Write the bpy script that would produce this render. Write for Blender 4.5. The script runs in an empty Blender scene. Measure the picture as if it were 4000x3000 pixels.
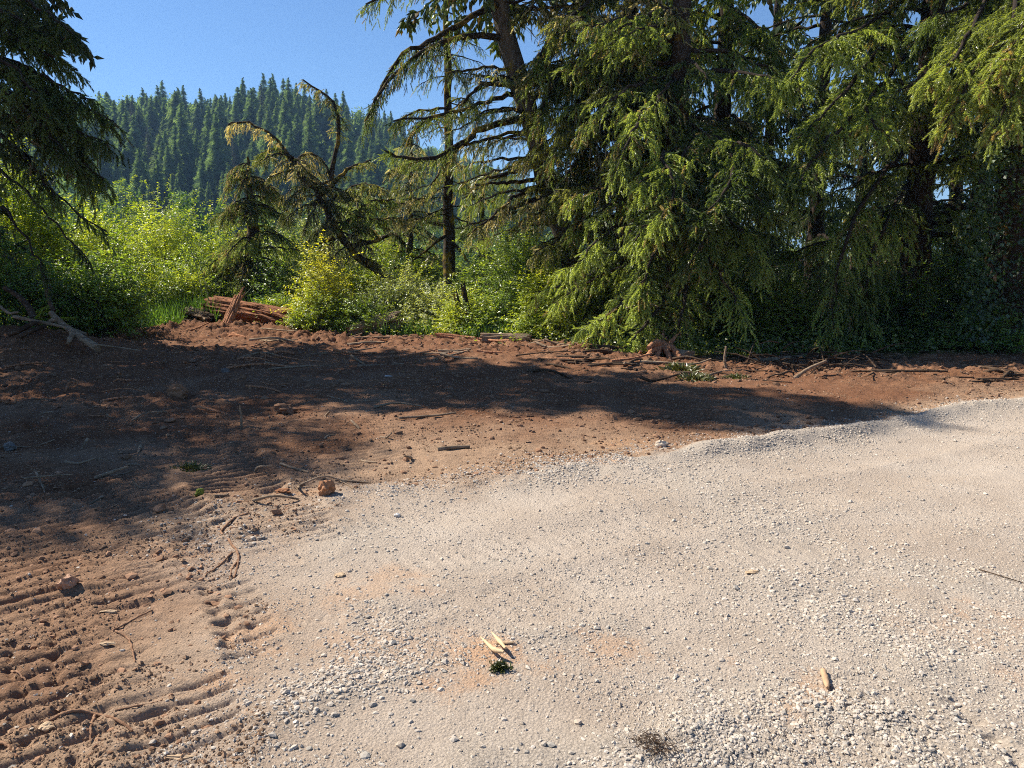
import bpy, math, random
import numpy as np
rng = np.random.default_rng(11)
random.seed(5)
sc = bpy.context.scene
col = sc.collection
PI = math.pi
H, PITCH, F = 1.6, math.radians(9.0), 1609.0
CP, SP = math.cos(PITCH), math.sin(PITCH)
A3 = lambda *a: np.array(a, float)

def W(px, py, Y):
    """world point at forward distance Y seen at photo pixel (2212 x 1659 scale)"""
    u, v = (px - 1106) / F, (829.5 - py) / F
    d = A3(u, CP + v * SP, -SP + v * CP)
    return A3(0, 0, H) + d * (Y / d[1])

def G(px, py, z=0.0):
    u, v = (px - 1106) / F, (829.5 - py) / F
    d = A3(u, CP + v * SP, -SP + v * CP)
    return A3(0, 0, H) + d * ((z - H) / d[2])

def nz(v):
    return v / np.maximum(np.linalg.norm(v, axis=-1, keepdims=True), 1e-9)

# ---------------------------------------------------------------- noise
def _h(ix, iy, s):
    n = (ix.astype(np.int64) * 374761393 + iy.astype(np.int64) * 668265263 + s * 1442695041) & 0xffffffff
    n = ((n ^ (n >> 13)) * 1274126177) & 0xffffffff
    return ((n ^ (n >> 16)) & 0xffff) / 65535.0

def noise(x, y, s=0):
    x = np.asarray(x, float); y = np.asarray(y, float)
    ix, iy = np.floor(x), np.floor(y)
    fx, fy = x - ix, y - iy
    fx = fx * fx * fx * (fx * (fx * 6 - 15) + 10); fy = fy * fy * fy * (fy * (fy * 6 - 15) + 10)
    a, b = _h(ix, iy, s), _h(ix + 1, iy, s)
    c, d = _h(ix, iy + 1, s), _h(ix + 1, iy + 1, s)
    return (a + (b - a) * fx) * (1 - fy) + (c + (d - c) * fx) * fy - 0.5

def fbm(x, y, s=0, o=3, g=.5):
    r, a, t = 0, 1, 0
    for k in range(o):
        c, sn = math.cos(k * 1.1), math.sin(k * 1.1)
        r = r + a * noise((x * c - y * sn) * 2 ** k + 17 * k, (x * sn + y * c) * 2 ** k - 9 * k, s + k)
        t += a; a *= g
    return r / t * 2

def sstep(a, b, x):
    t = np.clip((x - a) / (b - a), 0, 1)
    return t * t * (3 - 2 * t)

def seg_dist(x, y, pts):
    """distance to a ground polyline, signed side of the nearest segment, arc position"""
    best = np.full(np.shape(x), 1e9); side = np.zeros(np.shape(x)); arc = np.zeros(np.shape(x)); s0 = 0
    for a, b in zip(pts[:-1], pts[1:]):
        dx, dy = b[0] - a[0], b[1] - a[1]; L = math.hypot(dx, dy)
        t = np.clip(((x - a[0]) * dx + (y - a[1]) * dy) / L ** 2, 0, 1)
        ex, ey = x - a[0] - t * dx, y - a[1] - t * dy
        d = np.hypot(ex, ey); m = d < best
        best = np.where(m, d, best); side = np.where(m, np.sign(dx * (y - a[1]) - dy * (x - a[0])), side)
        arc = np.where(m, s0 + t * L, arc); s0 += L
    return best, side, arc

# ---------------------------------------------------------------- mesh accumulation
class Acc:
    def __init__(s):
        s.v, s.f, s.c, s.n = [], [], [], 0
    def add(s, v, f, c=(1, 1, 1)):
        v = np.asarray(v, float).reshape(-1, 3); f = np.asarray(f, np.int64)
        s.v.append(v); s.f.append(f + s.n); s.n += len(v)
        c = np.asarray(c, float)
        s.c.append(np.broadcast_to(c, (len(f), 3)))
    def build(s, name, mat, parent=None, smooth=False, loc=None):
        me = bpy.data.meshes.new(name)
        v = np.concatenate(s.v) if s.v else np.zeros((0, 3))
        if parent is not None:
            v = v - np.array(parent.location)
        elif loc is not None:
            v = v - np.asarray(loc)
        tot = np.concatenate([np.full(len(f), f.shape[1], np.int32) for f in s.f])
        loops = np.concatenate([f.reshape(-1) for f in s.f]).astype(np.int32)
        me.vertices.add(len(v)); me.vertices.foreach_set('co', v.astype(np.float32).ravel())
        me.loops.add(len(loops)); me.loops.foreach_set('vertex_index', loops)
        me.polygons.add(len(tot))
        st = np.zeros(len(tot), np.int32); st[1:] = np.cumsum(tot)[:-1]
        me.polygons.foreach_set('loop_start', st)
        me.polygons.foreach_set('use_smooth', np.full(len(tot), smooth, bool))
        cc = np.concatenate(s.c)
        at = me.attributes.new('col', 'FLOAT_COLOR', 'FACE')
        at.data.foreach_set('color', np.concatenate([cc, np.ones((len(cc), 1))], 1).astype(np.float32).ravel())
        me.update(calc_edges=True)
        me.materials.append(mat)
        o = bpy.data.objects.new(name, me); col.objects.link(o)
        if parent is not None:
            o.parent = parent
        elif loc is not None:
            o.location = loc
        return o

def tag(o, label=None, cat=None, group=None, kind=None):
    if label: o['label'] = label
    if cat: o['category'] = cat
    if group: o['group'] = group
    if kind: o['kind'] = kind
    return o

def thing(name, loc, label, cat, group=None):
    o = bpy.data.objects.new(name, None); col.objects.link(o)
    o.location = [float(q) for q in loc]; o.empty_display_size = .2
    return tag(o, label, cat, group)

def catmull(P, n):
    P = np.asarray(P, float)
    if len(P) == 2:
        t = np.linspace(0, 1, n)[:, None]; return P[0] * (1 - t) + P[1] * t
    Q = np.vstack([2 * P[0] - P[1], P, 2 * P[-1] - P[-2]])
    u = np.linspace(0, len(P) - 1 - 1e-6, n); i = u.astype(int); t = (u - i)[:, None]
    a, b, c, d = Q[i], Q[i + 1], Q[i + 2], Q[i + 3]
    return .5 * (2 * b + (c - a) * t + (2 * a - 5 * b + 4 * c - d) * t ** 2 + (3 * b - a - 3 * c + d) * t ** 3)

def tube(acc, P, r, k=7, c=(1, 1, 1), rough=0.0, cap=True):
    """tapered tube along points P with radii r"""
    P = np.asarray(P, float); n = len(P)
    r = np.broadcast_to(np.asarray(r, float), (n,)) if np.ndim(r) == 0 or len(np.atleast_1d(r)) == n else np.linspace(r[0], r[1], n)
    T = nz(np.gradient(P, axis=0))
    ref = A3(0, 0, 1) if abs(T[:, 2]).mean() < .8 else A3(0, 1, 0)
    X = nz(np.cross(np.broadcast_to(ref, T.shape), T)); Y = np.cross(T, X)
    a = np.arange(k) * 2 * PI / k
    R = r[:, None] * (1 + rough * (rng.random((n, k)) - .5) * 2)
    V = P[:, None] + R[..., None] * (np.cos(a)[None, :, None] * X[:, None] + np.sin(a)[None, :, None] * Y[:, None])
    i = np.arange(n - 1)[:, None] * k; j = np.arange(k)[None]; j2 = (j + 1) % k
    Fq = np.stack([i + j, i + j2, i + k + j2, i + k + j], -1).reshape(-1, 4)
    acc.add(V.reshape(-1, 3), Fq, c)
    if cap:
        for ring, rev in ((0, 1), (n - 1, 0)):
            v = np.vstack([V[ring], P[ring][None]])
            f = [(j, (j + 1) % k, k) if not rev else ((j + 1) % k, j, k) for j in range(k)]
            acc.add(v, f, c)

def inst(acc, tv, tf, o, d, L, w, roll, c):
    """copy template (x along d scaled L, y/z scaled w) to every origin"""
    o = np.asarray(o, float); n = len(o)
    if n == 0: return
    d = nz(np.asarray(d, float))
    ref = np.where(np.abs(d[:, 2:3]) < .9, A3(0, 0, 1)[None], A3(1, 0, 0)[None])
    y = nz(np.cross(ref, d)); z = np.cross(d, y)
    cr, sr = np.cos(roll)[:, None], np.sin(roll)[:, None]
    y, z = y * cr + z * sr, -y * sr + z * cr
    L = np.broadcast_to(L, (n,)); w = np.broadcast_to(w, (n,))
    V = (o[:, None] + d[:, None] * (tv[None, :, 0, None] * L[:, None, None])
         + y[:, None] * (tv[None, :, 1, None] * w[:, None, None]) + z[:, None] * (tv[None, :, 2, None] * w[:, None, None]))
    Fi = tf[None] + (np.arange(n) * len(tv))[:, None, None]
    c = np.broadcast_to(np.asarray(c, float), (n, 3))
    acc.add(V.reshape(-1, 3), Fi.reshape(-1, tf.shape[1]), np.repeat(c, len(tf), 0))

def brush(n):
    v, f = [], []
    for k in range(n):
        t = .82 * k / (n - 1)
        for s in (0, PI):
            a = k * 2.39 + s
            rr = 1.0 * (1 - .45 * t)
            r, tn = A3(0, math.cos(a), math.sin(a)), A3(0, -math.sin(a), math.cos(a))
            b = len(v)
            v += [A3(t, 0, 0) + tn * .24, A3(t, 0, 0) - tn * .24, A3(t + .24, 0, 0) + r * rr]
            f.append((b, b + 1, b + 2))
    return np.array(v), np.array(f)
BRUSH = brush(12)
def spindle():
    v = [A3(0, 0, 0)]; 
    for k in range(3):
        a = k * 2 * PI / 3; v.append(A3(.4, math.cos(a), math.sin(a)))
    v.append(A3(1, 0, 0))
    return np.array(v), np.array([(0, 1, 2), (0, 2, 3), (0, 3, 1), (4, 2, 1), (4, 3, 2), (4, 1, 3)])
SPIN = spindle()
def feather():
    v, f = [], []
    for k in range(5):
        t = .7 * k / 4
        for s in (-1, 1):
            b = len(v)
            v += [A3(t, s * .05, 0), A3(t + .16, s * .05, 0), A3(t + .33, s * (1 - .3 * t), .25 * (k % 2) - .1)]
            f.append((b, b + 1, b + 2))
    return np.array(v), np.array(f)
FEATHER = feather()
LEAF = (np.array([[0, 0, 0], [.45, .5, .14], [1, 0, -.04], [.45, -.5, .14]]), np.array([[0, 1, 2], [0, 2, 3]]))
STICK = (np.array([[0, 1, 0], [0, -.5, .87], [0, -.5, -.87], [1, 0, 0]]), np.array([[0, 1, 3], [1, 2, 3], [2, 0, 3]]))

# ---------------------------------------------------------------- materials
def nodes(name):
    m = bpy.data.materials.new(name); m.use_nodes = True
    nt = m.node_tree; nt.nodes.clear()
    def N(t, **k):
        n = nt.nodes.new(t)
        for a, b in k.items():
            if a == 'i':
                for q, w in b.items():
                    n.inputs[q].default_value = w
            else: setattr(n, a, b)
        return n
    return m, nt, N, nt.links.new

def foliage(name, trans=.3, gloss=.03, tint=(1.15, 1.25, .55)):
    m, nt, N, Lk = nodes(name)
    out = N('ShaderNodeOutputMaterial'); at = N('ShaderNodeAttribute', attribute_name='col')
    d = N('ShaderNodeBsdfDiffuse'); t = N('ShaderNodeBsdfTranslucent'); g = N('ShaderNodeBsdfGlossy', i={'Roughness': .42, 'Color': (1, 1, 1, 1)})
    mul = N('ShaderNodeMix', data_type='RGBA', blend_type='MULTIPLY'); mul.inputs[0].default_value = 1
    mul.inputs[7].default_value = (*tint, 1)
    m1, m2 = N('ShaderNodeMixShader', i={0: trans}), N('ShaderNodeMixShader', i={0: gloss})
    Lk(at.outputs['Color'], d.inputs['Color']); Lk(at.outputs['Color'], mul.inputs[6]); Lk(mul.outputs[2], t.inputs['Color'])
    Lk(d.outputs[0], m1.inputs[1]); Lk(t.outputs[0], m1.inputs[2]); Lk(m1.outputs[0], m2.inputs[1]); Lk(g.outputs[0], m2.inputs[2])
    Lk(m2.outputs[0], out.inputs['Surface'])
    return m

def bark(name, c1, c2, moss=None, amt=.5, scale=6, stretch=(1, 1, .25), bump=.6):
    m, nt, N, Lk = nodes(name)
    out = N('ShaderNodeOutputMaterial'); b = N('ShaderNodeBsdfPrincipled', i={'Roughness': .95, 'Specular IOR Level': .1})
    tc = N('ShaderNodeTexCoord'); mp = N('ShaderNodeMapping'); mp.inputs['Scale'].default_value = stretch
    n1 = N('ShaderNodeTexNoise', i={'Scale': scale * 3, 'Detail': 8, 'Roughness': .7})
    r = N('ShaderNodeValToRGB'); r.color_ramp.elements[0].position = .35; r.color_ramp.elements[1].position = .68
    r.color_ramp.elements[0].color = (*c1, 1); r.color_ramp.elements[1].color = (*c2, 1)
    Lk(tc.outputs['Object'], mp.inputs[0]); Lk(mp.outputs[0], n1.inputs['Vector']); Lk(n1.outputs[0], r.inputs[0])
    bp = N('ShaderNodeBump', i={'Strength': bump, 'Distance': .04}); Lk(n1.outputs[0], bp.inputs['Height']); Lk(bp.outputs[0], b.inputs['Normal'])
    if moss:
        n2 = N('ShaderNodeTexNoise', i={'Scale': 2.6, 'Detail': 4, 'Roughness': .6}); Lk(tc.outputs['Object'], n2.inputs['Vector'])
        r2 = N('ShaderNodeValToRGB'); r2.color_ramp.elements[0].position = .62 - .25 * amt; r2.color_ramp.elements[1].position = .72 - .25 * amt
        Lk(n2.outputs[0], r2.inputs[0])
        mx = N('ShaderNodeMix', data_type='RGBA'); mx.inputs[7].default_value = (*moss, 1)
        Lk(r2.outputs[0], mx.inputs[0]); Lk(r.outputs[0], mx.inputs[6]); Lk(mx.outputs[2], b.inputs['Base Color'])
    else:
        Lk(r.outputs[0], b.inputs['Base Color'])
    Lk(b.outputs[0], out.inputs['Surface'])
    return m

def rough_mat(name, attr=True, c=(.3, .25, .2), nscale=20, amt=.35, bump=.5, dist=.02, stretch=(1, 1, 1)):
    m, nt, N, Lk = nodes(name)
    out = N('ShaderNodeOutputMaterial'); b = N('ShaderNodeBsdfPrincipled', i={'Roughness': .95, 'Specular IOR Level': .15})
    tc = N('ShaderNodeTexCoord'); mp = N('ShaderNodeMapping'); mp.inputs['Scale'].default_value = stretch
    n1 = N('ShaderNodeTexNoise', i={'Scale': nscale, 'Detail': 8, 'Roughness': .72}); Lk(tc.outputs['Object'], mp.inputs[0]); Lk(mp.outputs[0], n1.inputs['Vector'])
    mr = N('ShaderNodeMapRange', i={1: .25, 2: .75, 3: 1 - amt, 4: 1 + amt}); Lk(n1.outputs[0], mr.inputs[0])
    mul = N('ShaderNodeMix', data_type='RGBA', blend_type='MULTIPLY'); mul.inputs[0].default_value = 1
    if attr:
        at = N('ShaderNodeAttribute', attribute_name='col'); Lk(at.outputs['Color'], mul.inputs[6])
    else:
        mul.inputs[6].default_value = (*c, 1)
    Lk(mr.outputs[0], mul.inputs[7]); Lk(mul.outputs[2], b.inputs['Base Color'])
    bp = N('ShaderNodeBump', i={'Strength': bump, 'Distance': dist}); Lk(n1.outputs[0], bp.inputs['Height']); Lk(bp.outputs[0], b.inputs['Normal'])
    Lk(b.outputs[0], out.inputs['Surface'])
    return m

M_NEEDLE = foliage('needles', .44, .04, (1.55, 1.5, .7))
M_LEAF = foliage('leaves', .5, .055, (1.7, 1.6, .4))
M_FAR = foliage('far_foliage', .45, .0)
M_GRASS = foliage('grass_blades', .4, .04, (1.4, 1.4, .5))
M_BARK = bark('spruce_bark', (.018, .013, .010), (.075, .055, .042), (.16, .10, .02), .12)
M_BARKG = bark('grey_bark', (.06, .045, .035), (.17, .14, .11), (.22, .15, .03), .1)
M_MOSSY = bark('mossy_bark', (.02, .015, .011), (.08, .06, .045), (.26, .18, .03), .42, 5)
M_LIMB = bark('mossy_limb', (.015, .011, .008), (.055, .042, .032), (.24, .165, .035), .42, 5)
M_TWIG = bark('twig_bark', (.02, .015, .012), (.06, .045, .035))
M_ROT = bark('rotten_red_wood', (.055, .022, .012), (.50, .23, .125), None, 0, 5, (.18, 1.6, 1.6), 1.0)
M_ROT2 = bark('rotten_orange_wood', (.17, .065, .03), (.66, .34, .19), None, 0, 7, (1.5, 1.5, .15), .9)
M_WOOD = bark('dead_wood', (.14, .09, .055), (.42, .31, .21), None, 0, 5, (.3, 1.2, 1.2), .7)
M_DARKWOOD = bark('damp_wood', (.03, .02, .014), (.13, .085, .055), None, 0, 4, (.4, 1, 1), .8)
M_CHIP = rough_mat('chips', True, nscale=30, amt=.3, bump=.5, dist=.004)
M_STONE = rough_mat('stones', True, nscale=45, amt=.22, bump=.4, dist=.004)

# ---------------------------------------------------------------- terrain
ROAD_EDGE = [G(*p)[:2] for p in ((-330, 1900), (330, 1760), (400, 1600), (440, 1400), (445, 1200), (560, 1120), (720, 1078), (900, 1056), (1100, 1036), (1270, 1008), (1400, 985), (1560, 962), (1700, 943), (1850, 918), (2000, 893), (2212, 866), (2600, 825), (3400, 770))]
FAR_EDGE = [G(*p)[:2] for p in ((-500, 745), (0, 740), (250, 722), (420, 705), (640, 714), (760, 724), (900, 730), (1150, 746), (1300, 762), (1500, 776), (1750, 782), (2212, 768), (2700, 768))]
P_ = lambda *q: [G(*p)[:2] for p in q]
TRACKS = [  # (centre line, width, cleat spacing, amplitude)
    (P_((450, 915), (478, 985), (520, 1075)), .62, .105, .026),
    (P_((395, 922), (402, 1005)), .6, .055, .010), (P_((110, 1100), (135, 1300)), .95, .115, .009), (P_((330, 1100), (350, 1300)), .6, .115, .009),
    (P_((610, 1120), (640, 1190)), .55, .09, .009), (P_((740, 900), (800, 1020)), .9, .1, .007), (P_((30, 930), (60, 1090)), 1.0, .12, .014), (P_((230, 860), (250, 960)), 1.1, .12, .014), (P_((380, 1480), (400, 1640)), .4, .1, .010),
    (P_((600, 915), (640, 975), (690, 1050)), .35, .11, .006),
    (P_((55, 1290), (80, 1400), (100, 1640)), .44, .115, .011),
    (P_((215, 1300), (255, 1430), (270, 1560)), .30, .12, .006),
    (P_((470, 1235), (510, 1320), (550, 1420)), .26, .115, .008),
    (P_((60, 820), (150, 900), (250, 1060)), .8, .12, .014),
    (P_((200, 1010), (330, 1110), (400, 1160)), .6, .115, .012),
    (P_((1700, 800), (1000, 900), (300, 1050)), .5, .12, .006),
    (P_((1260, 790), (1240, 808), (1220, 835)), .7, .16, .03)]
RUTS = [(P_((1900, 1560), (2010, 1590), (2110, 1690)), .03, .034), (P_((2050, 1480), (2110, 1560), (2230, 1660)), .03, .034),
        (P_((640, 1350), (900, 1330), (1180, 1250)), .04, .012), (P_((430, 1260), (480, 1340), (505, 1420)), .025, .028), (P_((200, 1290), (330, 1240), (400, 1235)), .02, .012), (P_((140, 1240), (300, 1215)), .03, .014), (P_((170, 1400), (250, 1365), (335, 1320)), .03, .022), (P_((590, 1590), (640, 1530), (700, 1500)), .04, .02), (P_((480, 1180), (500, 1250), (560, 1400), (600, 1460)), .022, .014),
        (P_((100, 1320), (120, 1420), (175, 1660)), .02, .028), (P_((15, 1340), (35, 1480), (60, 1640)), .018, .028)]
TYRES = [P_((500, 1290), (1000, 1210), (1500, 1120), (2212, 960)), P_((1000, 1330), (1500, 1215), (2212, 1060)), P_((650, 1160), (1200, 1085), (1800, 985), (2212, 905))]
BANDS = [  # gravel windrows: (line, half width m, weight)
    (P_((430, 1165), (520, 1140), (640, 1130), (720, 1160)), .35, 1.0), (P_((640, 1130), (760, 1090), (1100, 1045), (1400, 990)), .22, 1.0),
    (P_((1060, 1050), (1270, 1015), (1400, 990), (1700, 950), (2000, 900), (2212, 875)), .30, 1.4),
    (P_((800, 1310), (800, 1380), (850, 1460), (700, 1500), (590, 1580)), .13, 1.2), (P_((560, 1580), (640, 1530), (720, 1490), (900, 1440)), .13, 1.0),
    (P_((1030, 1655), (1180, 1640), (1400, 1625), (1480, 1560), (1540, 1520), (1680, 1500), (1830, 1520), (1900, 1560), (1980, 1640)), .14, 1.6),
    (P_((1380, 1660), (1500, 1600), (1600, 1610)), .14, 1.5),
    (P_((1480, 1040), (1560, 1070), (1640, 1110), (1750, 1200), (1830, 1330)), .45, .55), (P_((1660, 1250), (1850, 1330), (2000, 1450)), .3, .7),
    (P_((1960, 1230), (2120, 1250), (2212, 1270)), .25, .8), (P_((2000, 1430), (2120, 1380), (2260, 1390)), .2, .8),
    (P_((1100, 1380), (1250, 1370), (1330, 1350)), .08, .7), (P_((950, 1260), (1000, 1235), (1120, 1215)), .08, .5), (P_((1950, 1560), (2080, 1580), (2212, 1640)), .3, .8)]
RUST = [(1060, 1400, .15, 1), (1010, 1470, .12, .8), (1760, 1500, .17, .9), (2110, 1330, .3, .5), (1330, 1385, .12, .6), (870, 1400, .25, .45), (1310, 1010, .25, .8), (640, 1085, .2, .8), (800, 1300, .2, .5), (450, 1475, .12, .6), (1000, 1380, .1, .5), (560, 1365, .15, .6), (1360, 965, .3, .6), (430, 1205, .2, .5)]

def road_mask(x, y):
    d, s, a = seg_dist(x, y, ROAD_EDGE)
    d = -d * s                                       # positive on the road side (right/near)
    soft = np.interp(a, [0, 2.2, 4.2, 5.4, 6.6], [.9, .9, .7, .3, .1])
    d2 = d + fbm(x * 1.6, y * 1.6, 3) * .28 * np.where(a < 5, 1.3, .45) + fbm(x * 7, y * 7, 4) * .09
    return sstep(-soft * .6, soft * 1.2, d2), d, a

def far_mask(x, y):
    d, s, a = seg_dist(x, y, FAR_EDGE)
    return d * s                                     # positive beyond the clearing

def height(x, y):
    x = np.asarray(x, float); y = np.asarray(y, float)
    m, d, a = road_mask(x, y); fd = far_mask(x, y)
    dirt = 1 - m
    near = 1 - sstep(24, 40, np.hypot(x, y))
    h = fbm(x * .22, y * .22, 20, 2) * .10
    r1 = fbm(x * 1.3, y * 1.3, 21, 4, .55)
    h = h + dirt * near * (r1 * .038 + fbm(x * 5, y * 5, 25, 3, .6) * .022) * (.45 + .55 * sstep(4.5, 9, y))
    # rough pushed-up soil along the far edge and on the left
    edge = np.exp(-((fd + .8) / 1.5) ** 2) * near
    left = sstep(-2.0, -4.5, x) * sstep(6, 9.5, y) * near
    rid = 1 - 2 * np.abs(fbm(x * 1.1, y * 1.1, 31, 4, .55))
    h = h + (edge * .55 + left * .35) * np.clip(rid - .35, 0, 1) * .22
    h = h + (edge + left * .7) * (np.abs(fbm(x * 3.6, y * 3.6, 35, 3, .6)) * .085 + np.abs(fbm(x * 10, y * 10, 38, 3, .65)) * .05)
    # bank under the log and the left brush pile
    lx, ly = W(520, 700, 19.3)[:2]
    h = h + .12 * np.exp(-(((x - lx + .4) / 2.4) ** 2 + ((y - ly + 1.2) / 1.0) ** 2))
    bx, by = W(60, 710, 13.6)[:2]
    h = h + .45 * np.exp(-(((x - bx + .6) / 2.0) ** 2 + ((y - by) / 1.5) ** 2))
    # cleat prints across the whole clearing, stronger along the tracks
    wob = fbm(x * .8, y * .8, 41, 2) * .35
    ph = ((y + wob * .6 + .12 * x) / .115 + fbm(x * 8, y * 8, 42) * .12) % 1.0
    st = .45 - 1.9 * np.exp(-((ph - .5) / .15) ** 2) - .9 * (ph - .5)
    amp = np.clip(fbm(x * .55, y * 1.3, 44, 3) * 1.7 + .38, 0, 1) * dirt * (1 - sstep(12, 15, y)) * near
    h = h + st * amp * .0125 * (.25 + .75 * sstep(3.6, 5.2, y))
    h = h + dirt * (1 - sstep(9, 13, y)) * (np.abs(fbm(x * 3.2, y * 19, 46, 3, .6)) * -.008 + fbm(x * 7, y * 34, 48, 2, .6) * .003)
    for pts, w, sp, am in TRACKS:
        q, s, ar = seg_dist(x, y, pts)
        e = (1 - sstep(w * .42, w * .56, q))
        ph = ((ar + s * q * .12) / sp + fbm(x * 3, y * 3, 50) * .10 + fbm(x * 12, y * 12, 51) * .03) % 1.0
        c = .5 - 2.1 * np.exp(-((ph - .5) / .12) ** 2) - .8 * (ph - .5)
        patch = np.clip(fbm(x * 3.2, y * 3.2, 53, 2) * 1.3 + .9, .35, 1)
        h = h + e * (c * am * patch - am * .4) + np.exp(-((q - w * .55) / .05) ** 2) * am * .9 * patch
    for pts, w, am in RUTS:
        q, s, ar = seg_dist(x + fbm(x * 9, y * 9, 58, 2) * .03, y + fbm(x * 7, y * 7, 59, 2) * .03, pts)
        br = np.clip(fbm(ar * 16, q * 0 + 3.3, 57, 3, .65) * 2 + .45, 0, 1)
        h = h - np.exp(-(q / w) ** 2) * am * br * .7 + np.exp(-((q - w * 2.2) / w) ** 2) * am * .25 * br
    # gravel berm along the road edge
    on = sstep(6.0, 7.5, a)
    bw = .16 + .05 * fbm(x * .9, y * .9, 61)
    h = h + on * near * np.exp(-((d - .16 + fbm(x * 1.2, y * 1.2, 62) * .10) / bw) ** 2) * (.075 + .05 * fbm(x * 1.5, y * 1.5, 63))
    # road surface: tyre lanes, dimples, ravelled gravel bands
    h = h + m * near * (fbm(x * 1.8, y * 1.8, 71, 2) * .006 + fbm(x * 14, y * 14, 73, 3, .6) * .0030)
    for pts in TYRES:
        q, s, ar = seg_dist(x, y, pts)
        h = h - m * .006 * np.exp(-(q / .17) ** 2) + m * .004 * np.exp(-((q - .3) / .08) ** 2)
        tr = np.sin(ar * 2 * PI / .09 + s * q * 14) * (q < .13)
        h = h + m * tr * .003 * np.clip(fbm(x * 1.2, y * 1.2, 77, 2) * 2.5 + .2, 0, 1)
    for pts, w, wt in BANDS:
        q, s, ar = seg_dist(x, y, pts)
        h = h + np.exp(-(q / w) ** 2) * wt * .011 * (1 + fbm(x * 6, y * 6, 81, 2))
    # block tread print at the lower right
    q, s, ar = seg_dist(x, y, P_((1690, 1680), (1770, 1600), (1890, 1500)))
    tp = np.minimum(np.abs(np.sin(ar * PI / .07)), np.abs(np.sin((q * s + .03 * np.sin(ar * PI / .07)) * PI / .075)))
    h = h + (q < .17) * (sstep(.1, .35, tp) - 1) * .008
    # beyond the clearing the ground settles down to the meadow
    h = h - sstep(1.5, 14, fd) * .35
    return h

xg = np.linspace(-.80, .80, 1001)
tail = .80 * np.exp(np.linspace(.03, 1.7, 26))
xg = np.concatenate([-tail[::-1], xg, tail])
ya = np.linspace(-.35, 1.5, 14)[:-1]
yb = np.exp(np.linspace(math.log(2.1), math.log(21.6), 880)) - .6
yc = np.exp(np.linspace(math.log(21.75), math.log(5000), 90)) - .6
yg = np.concatenate([ya, yb, yc])
Yg, Ug = np.meshgrid(yg, xg, indexing='ij'); Xg = (Yg + .6) * Ug
# jitter keeps ragged borders free of straight grid lines
Zg = np.zeros_like(Xg)
for i in range(0, len(yg), 120):
    Zg[i:i + 120] = height(Xg[i:i + 120], Yg[i:i + 120])
Rm, _, _ = road_mask(Xg, Yg)
nr, nc = Xg.shape
V = np.stack([Xg, Yg, Zg], -1).reshape(-1, 3)
ii = (np.arange(nr - 1)[:, None] * nc + np.arange(nc - 1)[None]).ravel()
Q = np.stack([ii, ii + 1, ii + nc + 1, ii + nc], 1)
cx, cy = (Xg[:-1, :-1] + Xg[1:, 1:]).ravel() / 2, (Yg[:-1, :-1] + Yg[1:, 1:]).ravel() / 2
isroad = (Rm[:-1, :-1] + Rm[1:, 1:]).ravel() / 2 > .5
rust = np.zeros(len(V))
rn = fbm(V[:, 0] * 9, V[:, 1] * 9, 91, 3) + fbm(V[:, 0] * 2.5, V[:, 1] * 2.5, 92, 2)
for px, py, r, w in RUST:
    g = G(px, py)
    q = np.hypot(V[:, 0] - g[0], (V[:, 1] - g[1]))
    rust = np.maximum(rust, w * .62 * np.clip(1.0 - q / r + rn * 1.2 + rng.normal(0, .25, len(V)), 0, 1) * (q < 3 * r))
veg = sstep(-.1, 1.6, far_mask(V[:, 0], V[:, 1]) + fbm(V[:, 0] * .9, V[:, 1] * .9, 95, 3) * 1.2)
_, rd, ra = road_mask(V[:, 0], V[:, 1])
wd_ = np.interp(ra, [0, 3, 5, 7, 9], [2.4, 1.9, 1.3, .9, .5])
dust = np.clip(np.exp(-np.clip(-rd - .1, 0, 9) / wd_) + .7 * fbm(V[:, 0] * 1.1, V[:, 1] * 1.1, 97, 3), 0, 1) * (1 - sstep(9, 13, V[:, 1]))
band = np.zeros(len(V))
for pts, w, wt in BANDS:
    band = np.maximum(band, np.clip(wt, 0, 1) * np.exp(-(seg_dist(V[:, 0], V[:, 1], pts)[0] / w) ** 2))

m_soil, nt, N, Lk = nodes('soil_and_gravel')
out = N('ShaderNodeOutputMaterial'); b = N('ShaderNodeBsdfPrincipled', i={'Roughness': 1.0, 'Specular IOR Level': .08})
tc = N('ShaderNodeTexCoord')
def tex(scale, detail=6, rough=.65):
    n = N('ShaderNodeTexNoise', i={'Scale': scale, 'Detail': detail, 'Roughness': rough}); Lk(tc.outputs['Object'], n.inputs['Vector']); return n.outputs[0]
def ramp(src, p, c):
    r = N('ShaderNodeValToRGB'); e = r.color_ramp.elements
    while len(e) < len(p): e.new(.5)
    for q, pp, cc in zip(e, p, c): q.position = pp; q.color = (*cc, 1)
    Lk(src, r.inputs[0]); return r.outputs[0]
def mix(f, a, c, bt='MIX'):
    x = N('ShaderNodeMix', data_type='RGBA', blend_type=bt)
    if isinstance(f, float): x.inputs[0].default_value = f
    else: Lk(f, x.inputs[0])
    for k, s in ((6, a), (7, c)):
        if isinstance(s, tuple): x.inputs[k].default_value = (*s, 1)
        else: Lk(s, x.inputs[k])
    return x.outputs[2]
def attr(n):
    return N('ShaderNodeAttribute', attribute_name=n).outputs['Fac']
soil = ramp(tex(1.1), (.3, .5, .7), ((.145, .070, .038), (.21, .107, .060), (.27, .15, .088)))
soil = mix(ramp(tex(.35, 3), (.42, .6), ((0, 0, 0), (1, 1, 1))), soil, mix(.5, soil, (.165, .076, .043)))
soil = mix(1.0, soil, ramp(tex(38, 5), (.25, .75), ((.62, .6, .58), (1.3, 1.3, 1.3))), 'MULTIPLY')
grav = ramp(tex(1.6), (.3, .5, .72), ((.425, .345, .272), (.485, .405, .328), (.535, .458, .38)))
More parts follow.
